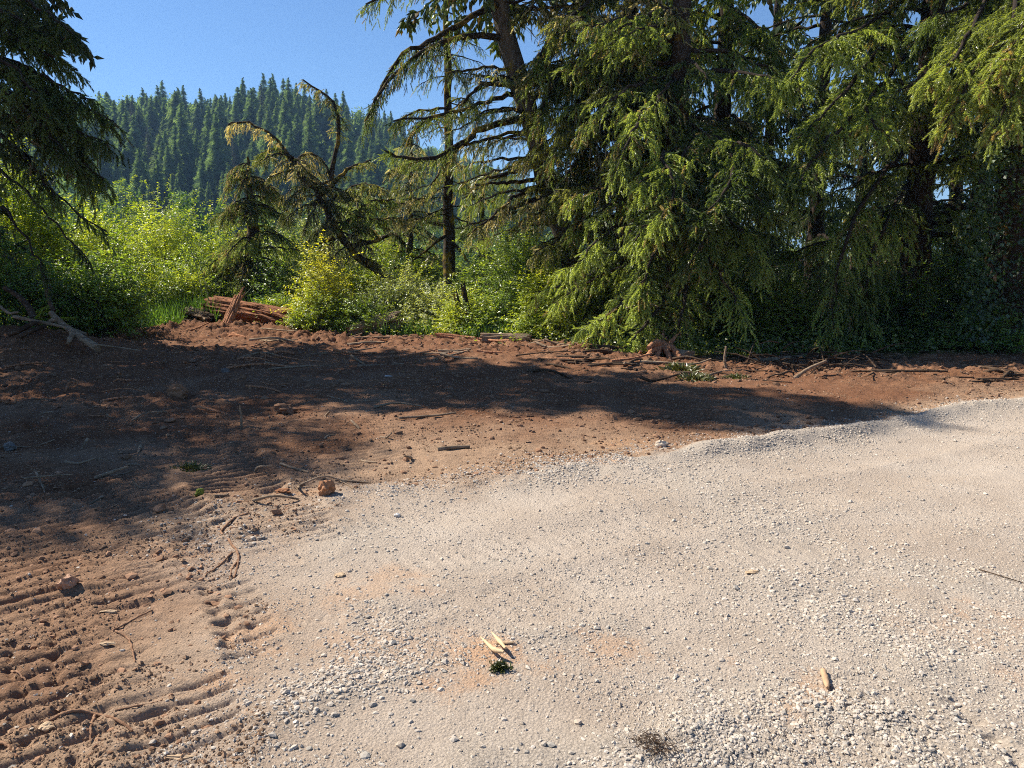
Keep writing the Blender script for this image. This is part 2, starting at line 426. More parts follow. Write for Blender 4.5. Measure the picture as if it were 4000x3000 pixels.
grav = mix(ramp(tex(.55, 4), (.45, .66), ((0, 0, 0), (.6, .6, .6))), grav, (.42, .335, .26))
grav = mix(1.0, grav, ramp(tex(95, 6, .8), (.3, .7), ((.62, .61, .6), (1.25, 1.25, 1.25))), 'MULTIPLY')
peb = N('ShaderNodeTexVoronoi', i={'Scale': 85}); Lk(tc.outputs['Object'], peb.inputs['Vector'])
bandc = mix(1.0, (.46, .40, .33), ramp(peb.outputs['Distance'], (.15, .75), ((1.2, 1.2, 1.2), (.6, .6, .6))), 'MULTIPLY')
bm = N('ShaderNodeMath', operation='MULTIPLY'); Lk(attr('band'), bm.inputs[0]); bm.inputs[1].default_value = .6
grav = mix(bm.outputs[0], grav, bandc)
soil = mix(attr('dust'), soil, mix(1.0, (.345, .23, .15), ramp(tex(30, 6, .7), (.25, .75), ((.62, .62, .62), (1.3, 1.3, 1.3))), 'MULTIPLY'))
c0 = mix(attr('road'), soil, grav)
c0 = mix(attr('rust'), c0, mix(1.0, (.52, .29, .15), ramp(tex(50, 4), (.3, .7), ((.7, .7, .7), (1.25, 1.25, 1.25))), 'MULTIPLY'))
c0 = mix(attr('veg'), c0, ramp(tex(2.2), (.35, .65), ((.045, .05, .018), (.10, .12, .04))))
Lk(c0, b.inputs['Base Color'])
m1 = N('ShaderNodeMath', operation='MULTIPLY'); Lk(peb.outputs['Distance'], m1.inputs[0]); m1.inputs[1].default_value = -.55
m2 = N('ShaderNodeMath', operation='ADD'); Lk(m1.outputs[0], m2.inputs[0]); Lk(tex(150, 6, .75), m2.inputs[1])
m3 = N('ShaderNodeMath', operation='ADD'); Lk(m2.outputs[0], m3.inputs[0]); Lk(tex(48, 5, .75), m3.inputs[1])
bp = N('ShaderNodeBump', i={'Strength': .9, 'Distance': .010}); Lk(m3.outputs[0], bp.inputs['Height']); Lk(bp.outputs[0], b.inputs['Normal'])
Lk(b.outputs[0], out.inputs['Surface'])

def sheet(name, sel, extra=None):
    q = Q[sel]; u, inv = np.unique(q, return_inverse=True)
    v = V[u]; f = inv.reshape(-1, 4); A = {'road': Rm.ravel()[u], 'rust': rust[u], 'veg': veg[u], 'band': band[u], 'dust': dust[u]}
    if extra is not None:
        n0 = len(v); v = np.vstack([v, extra]); f = np.vstack([f, np.arange(len(extra)).reshape(-1, 4) + n0])
        A = {k: np.concatenate([a, np.full(len(extra), 1.0 if k == 'road' else 0.0)]) for k, a in A.items()}
    me = bpy.data.meshes.new(name)
    me.vertices.add(len(v)); me.vertices.foreach_set('co', v.astype(np.float32).ravel())
    me.loops.add(f.size); me.loops.foreach_set('vertex_index', f.astype(np.int32).ravel())
    me.polygons.add(len(f)); me.polygons.foreach_set('loop_start', np.arange(0, f.size, 4, dtype=np.int32))
    me.polygons.foreach_set('use_smooth', np.ones(len(f), bool))
    for k, a in A.items():
        me.attributes.new(k, 'FLOAT', 'POINT').data.foreach_set('value', a.astype(np.float32))
    me.update(calc_edges=True); me.materials.append(m_soil)
    o = bpy.data.objects.new(name, me); col.objects.link(o); return o
back = np.array([[-40, -40, -.02], [40, -40, -.02], [40, -.36, -.02], [-40, -.36, -.02]], float)
tag(sheet('ground', ~isroad), 'brown scraped dirt clearing pressed with track marks', kind='structure')
tag(sheet('gravel_road', isroad, back), 'pale gravel road in front of the dirt clearing', kind='structure')
def gz(x, y):
    return float(height(np.array([x]), np.array([y]))[0])

# ---------------------------------------------------------------- gravel
ICO_V, ICO_F = [], []
t_ = (1 + 5 ** .5) / 2
ICO_V = nz(np.array([[-1, t_, 0], [1, t_, 0], [-1, -t_, 0], [1, -t_, 0], [0, -1, t_], [0, 1, t_], [0, -1, -t_], [0, 1, -t_], [t_, 0, -1], [t_, 0, 1], [-t_, 0, -1], [-t_, 0, 1]], float))
ICO_F = np.array([[0, 11, 5], [0, 5, 1], [0, 1, 7], [0, 7, 10], [0, 10, 11], [1, 5, 9], [5, 11, 4], [11, 10, 2], [10, 7, 6], [7, 1, 8], [3, 9, 4], [3, 4, 2], [3, 2, 6], [3, 6, 8], [3, 8, 9], [4, 9, 5], [2, 4, 11], [6, 2, 10], [8, 6, 7], [9, 8, 1]])
OCT_V = np.array([[1, 0, 0], [-1, 0, 0], [0, 1, 0], [0, -1, 0], [0, 0, 1], [0, 0, -1]], float)
OCT_F = np.array([[0, 2, 4], [2, 1, 4], [1, 3, 4], [3, 0, 4], [2, 0, 5], [1, 2, 5], [3, 1, 5], [0, 3, 5]])
def pebbles(acc, x, y, r, sink=.35, colf=None, TV=None, TF=None):
    n = len(x); z = height(x, y); TV = ICO_V if TV is None else TV; TF = ICO_F if TF is None else TF
    S = r[:, None] * np.stack([rng.uniform(.8, 1.35, n), rng.uniform(.7, 1.1, n), rng.uniform(.45, .8, n)], 1)
    a = rng.random(n) * 2 * PI
    d = 1 + rng.uniform(-.34, .34, (n, len(TV)))
    v = TV[None] * d[..., None] * S[:, None]
    vx = v[..., 0] * np.cos(a)[:, None] - v[..., 1] * np.sin(a)[:, None]; vy = v[..., 0] * np.sin(a)[:, None] + v[..., 1] * np.cos(a)[:, None]
    v = np.stack([vx + x[:, None], vy + y[:, None], v[..., 2] + (z + S[:, 2] * (1 - 2 * sink))[:, None]], -1)
    f = TF[None] + (np.arange(n) * len(TV))[:, None, None]
    acc.add(v.reshape(-1, 3), f.reshape(-1, 3), np.repeat(colf, len(TF), 0))
def peb_col(n):
    base = np.array([[.43, .375, .315], [.49, .425, .355], [.36, .325, .28], [.52, .45, .375], [.45, .37, .29]])
    return base[rng.choice(5, n, p=[.34, .27, .14, .13, .12])] * rng.uniform(.8, 1.15, (n, 1))
def on_frame(x, y, pad=.12):
    dz = np.clip(y, .1, None)
    return (np.abs(x) < dz * (.69 + pad) + .3)
acc = Acc()
n = 60000                                             # loose scatter over the road
y = 1.9 + 15 * rng.random(n) ** 2.0; x = (rng.random(n) * 2 - 1) * (y * .85 + .4)
m, d, a = road_mask(x, y)
dens = np.where(m > .5, .16, .02 * (y < 9)) * np.clip(.9 + fbm(x * .9, y * .9, 101, 3) * 2.0, .1, 2.2)
k = rng.random(n) < dens
pebbles(acc, x[k], y[k], np.minimum(rng.gamma(2.2, .0017, k.sum()) + .0026, .011), .42, peb_col(k.sum()))
n = 330000                                            # grit
y = 1.9 + 13 * rng.random(n) ** 2.2; x = (rng.random(n) * 2 - 1) * (y * .78 + .25)
m, d, a = road_mask(x, y)
k = rng.random(n) < np.where(m > .35, .42, .012) * np.clip(.75 + fbm(x * 1.3, y * 1.3, 103, 3) * 1.6 + .5 * fbm(x * 6, y * 6, 104, 2), .08, 1.6)
pebbles(acc, x[k], y[k], (.0016 + rng.gamma(1.5, .0011, k.sum())) * (1 + .09 * y[k]), .3, peb_col(k.sum()), OCT_V, OCT_F)
for pts, w, wt in BANDS:
    L = sum(math.dist(p, q) for p, q in zip(pts[:-1], pts[1:]))
    ymid = np.mean([p[1] for p in pts])
    dn = 2600 if ymid < 4 else 1500 if ymid < 7 else 900
    n = int(L * w * 2 * dn * wt * 1.35)
    s = rng.random(n) * L; P = np.array(pts); cum = np.concatenate([[0], np.cumsum(np.linalg.norm(np.diff(P, axis=0), axis=1))])
    j = np.clip(np.searchsorted(cum, s) - 1, 0, len(P) - 2); tt = ((s - cum[j]) / (cum[j + 1] - cum[j]))[:, None]
    p = P[j] * (1 - tt) + P[j + 1] * tt + rng.normal(0, w * .8, (n, 2))
    x, y = p[:, 0], p[:, 1]
    k = (rng.random(n) < np.clip(.75 + fbm(x * 2.5, y * 2.5, 107, 2) * 1.8, .06, 1)) & on_frame(x, y) & (y > 1.6)
    big = .009 if ymid < 4 else .0105
    pebbles(acc, x[k], y[k], np.minimum(rng.gamma(2.2, big / 2.2 * .40, k.sum()) + .0028, .0125), .42, peb_col(k.sum()))
tag(acc.build('gravel', M_STONE), 'loose grey gravel scattered and ridged on the pale road', 'gravel', kind='stuff')
acc = Acc()                                           # crumbled soil on the dirt
n = 120000
y = 1.9 + 9 * rng.random(n) ** 1.7; x = (rng.random(n) * 2 - 1) * (y * .78 + .25)
m, d, a = road_mask(x, y)
k = (m < .5) & (rng.random(n) < np.clip(.5 + fbm(x * 2, y * 3, 113, 3) * 1.8, .04, 1))
pebbles(acc, x[k], y[k], (.0016 + rng.gamma(1.5, .0013, k.sum())) * (1 + .11 * y[k]), .3, np.array([.27, .17, .105])[None] * rng.uniform(.55, 1.35, (k.sum(), 1)), OCT_V, OCT_F)
n = 30000
y = 2.2 + 15 * rng.random(n) ** 1.2; x = (rng.random(n) * 2 - 1) * (y * .82 + .3)
m, d, a = road_mask(x, y); fd = far_mask(x, y)
k = (m < .4) & (fd < .5) & (rng.random(n) < np.clip(.45 + fbm(x * .8, y * .8, 111, 3) * 1.6 + .5 * np.exp(-((fd + .8) / 1.4) ** 2), .03, 1))
sz = rng.gamma(1.8, .0042, k.sum()) * (.30 + .15 * y[k]) + .002
pebbles(acc, x[k], y[k], np.minimum(sz, .05), .42, np.array([.2, .115, .07])[None] * rng.uniform(.65, 1.4, (k.sum(), 1)) * (1 + .35 * (y[k] < 6))[:, None])
tag(acc.build('soil_crumbs', M_STONE), 'crumbled brown soil clods strewn over the clearing', 'soil', kind='stuff')

# ---------------------------------------------------------------- conifers
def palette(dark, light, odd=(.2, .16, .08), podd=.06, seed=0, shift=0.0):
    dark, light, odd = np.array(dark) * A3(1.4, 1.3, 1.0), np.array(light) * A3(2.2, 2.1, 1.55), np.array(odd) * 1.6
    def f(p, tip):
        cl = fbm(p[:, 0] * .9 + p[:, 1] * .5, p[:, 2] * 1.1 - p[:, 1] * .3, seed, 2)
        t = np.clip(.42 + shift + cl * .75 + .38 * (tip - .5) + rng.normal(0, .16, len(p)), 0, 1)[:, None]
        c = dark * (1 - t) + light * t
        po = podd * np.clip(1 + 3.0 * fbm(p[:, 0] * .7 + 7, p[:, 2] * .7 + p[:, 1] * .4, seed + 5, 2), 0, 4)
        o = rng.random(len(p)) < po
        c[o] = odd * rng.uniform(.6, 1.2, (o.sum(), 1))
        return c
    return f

def bough(tw, wd, P, r0, pal, sec=.8, gap=.11, tl=.2, w=.03, hang=.6, start=.12, tmpl=BRUSH, tgap=.06, dens=1.0, n=14, r1=.008, k=5, spread=.8):
    """one limb with pendulous side shoots; P = control points from the trunk to the tip"""
    C = catmull(P, n)
    L_ = np.linalg.norm(C[-1] - C[0]); C[1:-1] += rng.normal(0, .010, (n - 2, 3)) * min(2.2, L_)
    tube(wd, C, np.linspace(r0, r1, n), k, rough=.2, cap=False)
    L = np.linalg.norm(np.diff(C, axis=0), axis=1).sum()
    m = max(4, int(L * (1 - start) / gap))
    s = start + (1 - start) * (np.arange(m) + rng.random(m)) / m
    idx = s * (n - 1); i = np.clip(idx.astype(int), 0, n - 2); t = (idx - i)[:, None]
    p0 = C[i] * (1 - t) + C[i + 1] * t; T = nz(C[i + 1] - C[i])
    side = nz(np.cross(T, np.broadcast_to(A3(0, 0, 1), T.shape)) + rng.normal(0, .02, T.shape)) * np.where(np.arange(m) % 2, 1, -1)[:, None]
    d = nz(T * rng.uniform(.4, .8, (m, 1)) + side * spread * rng.uniform(.6, 1.1, (m, 1)) + rng.normal(0, .18, (m, 3)) + A3(0, 0, -.25 * hang))
    ls = sec * (1.0 - .62 * s ** 1.5) * rng.uniform(.55, 1.25, m)
    # the limb's own tip carries twigs too
    p0 = np.vstack([p0, C[-3:-2]]); d = np.vstack([d, nz(C[-1:] - C[-3:-2])]); ls = np.append(ls, np.linalg.norm(C[-1] - C[-3]) + tl * .6); s = np.append(s, 1)
    sag = hang * .55 * ls * rng.uniform(.2, 1.7, len(ls))
    inst(wd, *STICK, p0, d * ls[:, None] + A3(0, 0, -1) * sag[:, None] * .8, ls * .95, .006 + .004 * ls, rng.random(len(ls)) * 6, (1, 1, 1))
    K = int(math.ceil(ls.max() / tgap))
    u = (np.arange(K)[None] + rng.random((len(ls), K))) * tgap
    ok = (u < ls[:, None]) & (rng.random(u.shape) < dens)
    r_, c_ = np.nonzero(ok); uu = (u[r_, c_] / ls[r_])
    q = p0[r_] + d[r_] * (uu * ls[r_])[:, None] + A3(0, 0, -1) * (sag[r_] * uu ** 2)[:, None]
    tg = nz(d[r_] + A3(0, 0, -1) * (1.1 * hang * uu)[:, None])
    sd = nz(np.cross(tg, np.broadcast_to(A3(0, 0, 1), tg.shape)) + 1e-4) * np.where(c_ % 2, 1, -1)[:, None]
    dr = nz(tg * rng.uniform(.5, .9, (len(q), 1)) + sd * .62 * (1 - .45 * hang) + A3(0, 0, -1) * hang * rng.uniform(.1, 1.3, (len(q), 1)) + rng.normal(0, .28, q.shape))
    ln = tl * rng.uniform(.6, 1.35, len(q)) * (1 - .25 * uu)
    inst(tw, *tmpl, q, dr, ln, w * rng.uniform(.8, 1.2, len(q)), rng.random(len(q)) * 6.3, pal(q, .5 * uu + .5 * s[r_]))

def auto_boughs(tw, wd, trunk, tr, pal, nb, z0, z1, Lf, face=None, droop=.35, up=.1, r=.045, rise=.15, **kw):
    """boughs all round a trunk path between heights z0..z1; Lf(height 0..1) = bough length"""
    zz = np.sort(rng.uniform(z0, z1, nb))
    for q, z in enumerate(zz):
        j = int(np.clip(np.searchsorted(trunk[:, 2], z), 1, len(trunk) - 1))
        f = (z - trunk[j - 1, 2]) / max(trunk[j, 2] - trunk[j - 1, 2], 1e-6)
        p = trunk[j - 1] * (1 - f) + trunk[j] * f
        a = q * 2.4 + rng.normal(0, .4)
        if face is not None and rng.random() < .62:
            a = math.radians(face[0]) + rng.uniform(-1, 1) * math.radians(face[1])
        h = (z - z0) / (z1 - z0)
        L = Lf(h) * rng.uniform(.72, 1.2)
        D = A3(math.cos(a), math.sin(a), 0); S = A3(-math.sin(a), math.cos(a), 0) * rng.normal(0, .08)
        dr = droop * rng.uniform(.6, 1.4); ri = rise * rng.uniform(.2, 1.6)
        pts = [p + (D + S * s) * (L * s) + A3(0, 0, 1) * L * (ri * s - dr * s ** 2 + up * s ** 4) for s in (0, .3, .6, .85, 1)]
        bough(tw, wd, pts, r * (.5 + .5 * L / max(Lf(0), Lf(.5))), pal, **kw)

def px(*pts, Y=18.0):
    """points given in the photo with a forward distance each (or one for all)"""
    return [W(p[0], p[1], p[2] if len(p) > 2 else Y) for p in pts]

def new_tree(name, label, group, base, cat='tree'):
    return thing(name, base, label, cat, group)

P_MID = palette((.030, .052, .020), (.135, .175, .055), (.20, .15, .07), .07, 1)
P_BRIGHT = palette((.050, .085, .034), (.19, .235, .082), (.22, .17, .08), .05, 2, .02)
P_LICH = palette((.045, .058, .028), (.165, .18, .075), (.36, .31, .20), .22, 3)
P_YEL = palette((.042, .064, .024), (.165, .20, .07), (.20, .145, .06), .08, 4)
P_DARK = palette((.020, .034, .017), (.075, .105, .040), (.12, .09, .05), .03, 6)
RIGHT = 'tall spruces along the right side of the clearing'

def trunk_mesh(root, pts, r0, r1, mat=M_BARK, k=12, flare=1.5, n=26, name='trunk', wob=.012):
    a = Acc(); C = catmull(pts, n); C[1:-1] += rng.normal(0, wob, (n - 2, 3)) * A3(1, 1, .2); r = np.linspace(r0, r1, n)
    r[:3] *= np.array([flare, 1 + (flare - 1) * .45, 1 + (flare - 1) * .15])
    tube(a, C, r, k, rough=.13)
    a.build(name, mat, root, True); return C

rng = np.random.default_rng(21)
# --- leaning spruce with arched mossy limbs
Y = 18.5
base = W(1300, 770, Y); base[2] = gz(base[0], base[1]) - .1
t = new_tree('leaning_spruce', 'leaning spruce trunk with long arched mossy limbs against the sky', None, base)
C = trunk_mesh(t, [base, W(1258, 620, Y), W(1205, 470, Y), W(1158, 300, Y), W(1108, 130, Y), W(1074, 0, Y), W(1040, -150, Y), W(1015, -300, Y)], .29, .19, M_BARKG)
tw, sm = Acc(), Acc()
LIMBS = [  # control points, radius, foliage length along limb start, shoot length, hang
    (((1077, 8), (1012, 42, 18.2), (945, 80, 17.9), (882, 108, 17.6), (832, 165, 17.4), (800, 245, 17.3)), .085, .3, .75, .9),
    (((1105, 80), (1040, 77, 18.2), (985, 82, 17.9), (920, 110, 17.6), (870, 145, 17.4), (822, 200, 17.2), (788, 262, 17)), .08, .25, .8, .95),
    (((1090, 40), (1040, -20, 18), (960, -40, 17.5), (870, -30, 17), (790, 10, 16.8)), .07, .3, .8, .9),
    (((1145, 155), (1090, 148, 18.3), (1030, 148, 18), (960, 160, 17.7)), .05, .25, .65, .95),
    (((1112, 170), (1066, 168, 18.3), (1022, 160, 18.2)), .07, .8, .3, .8),
    (((1112, 186), (1052, 181, 18.2), (1016, 204, 18), (985, 240, 17.9)), .075, .6, .5, .9),
    (((1125, 203), (1069, 214, 18.2), (1029, 230, 18), (940, 250, 17.6), (850, 262, 17.2)), .07, .35, .7, .8),
    (((1150, 253), (1052, 273, 18), (1012, 300, 17.8), (979, 322, 17.7), (932, 343, 17.5), (872, 341, 17.3), (830, 325, 17.2)), .095, .45, .55, .9),
    (((1160, 280), (1052, 300, 18), (990, 325, 17.8), (930, 400, 17.6)), .045, .2, .6, .95),
    (((1172, 350), (1089, 378, 18), (1036, 388, 17.8)), .07, .75, .3, .8),
    (((1185, 385), (1109, 394, 18), (1026, 399, 17.7)), .065, .8, .3, .8),
    (((1195, 400), (1119, 420, 18), (1082, 452, 17.8), (1019, 502, 17.5)), .06, .4, .6, .95),
    (((1205, 425), (1132, 440, 18.2), (1079, 466, 18), (1010, 510, 17.8)), .085, .45, .6, .9),
    (((1225, 460), (1146, 468, 18.1), (1106, 498, 17.9)), .075, .6, .4, .9),
    (((1135, 225), (1180, 200, 18.2), (1215, 215, 18)), .05, .3, .6, .9), (((1090, 70), (1150, 20, 18), (1230, 15, 17.6)), .06, .2, .7, .9)]
for pts, r, st, se, hg in LIMBS:
    wd = Acc()
    bough(tw, wd, px(*pts, Y=Y), r, P_MID if len(pts) > 4 else P_LICH, sec=se, gap=.085, tl=.24, w=.026, hang=hg, start=st, tmpl=BRUSH, tgap=.05, n=18, k=7, r1=.02)
    wd.build('limb', M_LIMB, t, True)
wd = Acc()
auto_boughs(tw, wd, C, 0, P_MID, 26, 7.6, C[-1, 2] - .2, lambda h: 3.2, droop=.3, sec=.7, gap=.2, tl=.3, w=.05, hang=.9, tmpl=SPIN)
auto_boughs(tw, wd, C, 0, P_MID, 18, 2.4, 6.2, lambda h: 1.9, (165, 45), droop=.4, sec=.65, gap=.11, tl=.22, w=.03, hang=.9, tmpl=FEATHER)
wd.build('branches', M_TWIG, t); tw.build('crown', M_NEEDLE, t)

rng = np.random.default_rng(22)
# --- slim half-bare spruce
Y = 22.0
base = W(972, 660, Y); base[2] = -.4
t = new_tree('slim_spruce', 'slim half-bare spruce with a thin straight dark trunk', None, base)
C = trunk_mesh(t, [base, W(970, 560, Y), W(969, 420, Y), W(968, 280, Y), W(966, 150, Y), W(964, 30, Y), W(962, -120, Y)], .20, .05, M_MOSSY)
tw, wd = Acc(), Acc()
for pts, r, st, se in (((( 970, 486), (935, 484, 21.6), (900, 474, 21.3), (870, 480, 21)), .07, .5, .5), (((970, 505), (945, 520, 21.6), (905, 552, 21.3), (873, 583, 21)), .06, .85, .2),
                       (((972, 515), (996, 545, 21.8), (1016, 569, 21.6), (1047, 590, 21.5)), .06, .9, .2), (((970, 470), (1010, 480, 21.6), (1050, 505, 21)), .03, .4, .5),
                       (((969, 400), (900, 430, 21.4), (830, 445, 21)), .025, .15, .7), (((968, 330), (905, 350, 21.4), (840, 372, 21)), .03, .1, .8), (((968, 235), (900, 240, 21.3), (850, 268, 21)), .04, .15, .8),
                       (((968, 220), (1000, 212, 21.5), (1030, 232, 21.2)), .03, .2, .6), (((969, 390), (1010, 400, 21.4), (1030, 430, 21)), .02, .2, .5), (((968, 250), (920, 262, 20.8), (880, 300, 20.5)), .035, .15, .8)):
    w2 = Acc(); bough(tw, w2, px(*pts, Y=Y), r, P_YEL if pts[0][1] in (235, 220, 250) else P_LICH, sec=se, gap=.07, tl=.2, w=.028, hang=.7, start=st, tmpl=BRUSH, tgap=.05, n=12, r1=.012); w2.build('limb', M_MOSSY, t, True)
auto_boughs(tw, wd, C, 0, P_MID, 30, 2.6, 9.2, lambda h: 1.25, droop=.5, sec=.42, gap=.1, tl=.2, w=.024, hang=.85, tmpl=FEATHER, r=.022)
wd.build('branches', M_TWIG, t); tw.build('crown', M_NEEDLE, t)

# --- mossy dead tree leaning left
Y = 21.5
base = W(862, 625, Y)
t = new_tree('mossy_dead_tree', 'mossy half-dead tree leaning left with drooping pale tips', None, base)
C = trunk_mesh(t, px((862, 625), (825, 592), (768, 547), (726, 490), (690, 427), (660, 388), (633, 349), (622, 335), Y=Y), .145, .04, M_MOSSY, flare=1.1, wob=.035)
tw, wd = Acc(), Acc()
auto_boughs(tw, wd, C, 0, P_LICH, 34, 1.6, C[-1, 2], lambda h: 1.1, None, droop=.6, sec=.4, gap=.07, tl=.2, w=.028, hang=.9, tmpl=BRUSH, tgap=.05, r=.025)
wd.build('branches', M_TWIG, t)
for pts, r, st, se, pl, hg in ((((690, 426), (714, 403), (738, 377), (768, 358), (800, 345)), .085, .6, .5, P_LICH, .6), (((716, 400), (720, 346), (729, 286), (726, 241), (714, 212), (684, 193), (654, 172)), .07, .30, .42, P_LICH, 1.0),
                           (((630, 345), (612, 318), (588, 296), (558, 272), (522, 262), (497, 268), (494, 290)), .05, .1, .32, palette((.16, .14, .10), (.42, .38, .30), (.5, .46, .38), .3, 9), 1.0), (((628, 342), (600, 322), (570, 330), (552, 345)), .05, .05, .5, P_YEL, .7),
                           (((635, 350), (665, 330), (700, 350), (715, 380)), .04, .1, .5, P_LICH, .9), (((759, 533), (813, 519), (852, 506), (874, 524)), .075, .6, .4, P_MID, .8), (((720, 514), (700, 522), (681, 531)), .06, 1.0, .1, P_LICH, .6),
                           (((665, 392), (690, 398), (712, 392), (745, 380)), .05, .5, .4, P_LICH, .8), (((728, 492), (770, 470, 21), (830, 478, 20.6)), .03, .1, .7, P_MID, .7), (((735, 500), (790, 440, 21), (850, 430, 20.6)), .03, .15, .8, P_BRIGHT, .7),
                           (((700, 440), (770, 400, 21), (830, 405, 20.6)), .03, .1, .8, P_LICH, .7), (((745, 520), (800, 478, 21.2), (870, 470, 21)), .03, .1, .8, P_LICH, .8), (((690, 427), (670, 470), (655, 500)), .025, .2, .4, P_LICH, .9)):
    w2 = Acc(); bough(tw, w2, px(*pts, Y=Y), r, pl, sec=se, gap=.06, tl=.2, w=.028, hang=hg, start=st, tmpl=BRUSH, tgap=.045, n=16, k=7, r1=.02); w2.build('limb', M_MOSSY, t, True)
tw.build('crown', M_NEEDLE, t)

# --- small bushy spruce in the middle distance
Y = 23.2
base = W(548, 660, Y); base[2] = -.4
t = new_tree('small_spruce', 'small ragged spruce with a thick dark trunk behind the rotten log', None, base)
C = trunk_mesh(t, [base, W(548, 600, Y), W(546, 500, Y), W(540, 420, Y), W(535, 338, Y)], .34, .03, M_MOSSY)
tw, wd = Acc(), Acc()
auto_boughs(tw, wd, C, 0, palette((.05, .075, .032), (.17, .21, .08), (.24, .19, .10), .12, 12, .12), 40, 1.4, W(535, 342, Y)[2], lambda h: 1.6 * (1 - h) ** .6 + .2, (-90, 120), droop=.6, sec=.6, gap=.07, tl=.22, w=.034, hang=.8, tmpl=BRUSH, tgap=.055, r=.04, start=.05)
wd.build('branches', M_TWIG, t); tw.build('crown', M_NEEDLE, t)

for lb, bx, Yb, tp, hw, pl, nb in (('ragged pale spruce between the mossy dead tree and the slim spruce', 885, 24.5, 305, 78, P_LICH, 40), ('low ragged spruce behind the mossy dead trunk', 775, 25.5, 400, 85, P_BRIGHT, 36), ('thin drooping spruce right of the slim spruce trunk', 1040, 24, 330, 60, P_MID, 26)):
    base = W(bx, 660, Yb); base[2] = -.4; hz = W(bx, tp, Yb)[2]; R_ = hw * Yb / F
    t = new_tree('ragged_spruce', lb, None, base)
    C = trunk_mesh(t, [base, base * .5 + W(bx, tp, Yb) * .5, W(bx + 4, tp, Yb)], .16, .03, M_MOSSY)
    tw, wd = Acc(), Acc()
    auto_boughs(tw, wd, C, 0, pl, nb, 1.0, hz - .1, lambda h: R_ * (1.15 - .8 * h), (-90, 130), droop=.45, sec=.6, gap=.085, tl=.24, w=.034, hang=.85, tmpl=FEATHER, tgap=.055, r=.035, start=.08)
    wd.build('branches', M_TWIG, t); tw.build('crown', M_NEEDLE, t)

rng = np.random.default_rng(23)
# --- the spruce wall on the right
def big_spruce(label, bx, Yb, r0, pal, nb, Lf, face, extra=(), top=13.5, lo=2.2, xpal=None, name='spruce_tree', hang=.85, tmpl=BRUSH, lean=0.0, tl=.21, gap=.085, grp=RIGHT, sec=.85, w=.034, upper=26, droop=.42):
    base = W(bx, 760, Yb); base[2] = gz(base[0], base[1]) - .08
    t = new_tree(name, label, grp, base)
    C = trunk_mesh(t, [base, base + A3(lean * 2, 0, 3), base + A3(lean * 5, .1, 7), base + A3(lean * 8, .1, top)], r0, r0 * .35)
    tw, wd = Acc(), Acc()
    auto_boughs(tw, wd, C, 0, pal, nb, lo, min(8.2, top - .4), Lf, face, droop=droop, sec=sec, gap=gap, tl=tl, w=w, hang=hang, tmpl=tmpl, tgap=.055, r=.05)
    if top > 9: auto_boughs(tw, wd, C, 0, pal, upper, 8.2, top - .3, lambda h: Lf(1) * (1 - .8 * h), droop=.4, sec=.9, gap=.2, tl=.4, w=.07, hang=.8, tmpl=SPIN, tgap=.13, r=.04)
    wd.build('branches', M_TWIG, t)
    for pts, r, st, se, hg in extra:
        w2 = Acc(); bough(tw, w2, px(*pts, Y=Yb), r, xpal or pal, sec=se, gap=.058, tl=.2, w=.034, hang=hg, start=st, tmpl=BRUSH, tgap=.042, n=16, k=6, r1=.012); w2.build('limb', M_TWIG, t, True)
    tw.build('crown', M_NEEDLE, t)
    return t, C
tA, _ = big_spruce('spruce with pale lichen curtains right of the leaning trunk', 1345, 17.6, .30, P_LICH, 46, lambda h: 2.5, (215, 60),
    [(((1335, -40), (1240, 30, 16.6), (1180, 90, 16.2), (1150, 160, 16)), .05, .1, 1.0, 1.0), (((1340, 60), (1260, 120, 16.5), (1200, 170, 16.2), (1160, 270, 16)), .05, .1, 1.0, 1.0),
     (((1340, 150), (1280, 190, 16.3), (1230, 260, 16), (1190, 350, 15.8)), .05, .1, .95, 1.0), (((1345, 240), (1290, 290, 16.4), (1240, 360, 16.1), (1195, 420, 16)), .045, .1, .9, 1.0),
     (((1345, 20), (1400, 60, 16.3), (1450, 130, 15.8), (1470, 230, 15.6)), .045, .1, 1.0, 1.0), (((1345, 130), (1390, 200, 16.2), (1400, 290, 15.9), (1380, 400, 15.8)), .045, .1, .9, 1.0), (((1345, 330), (1300, 380, 16.4), (1262, 450, 16.2), (1240, 500, 16)), .04, .1, .8, 1.0)], xpal=P_MID)
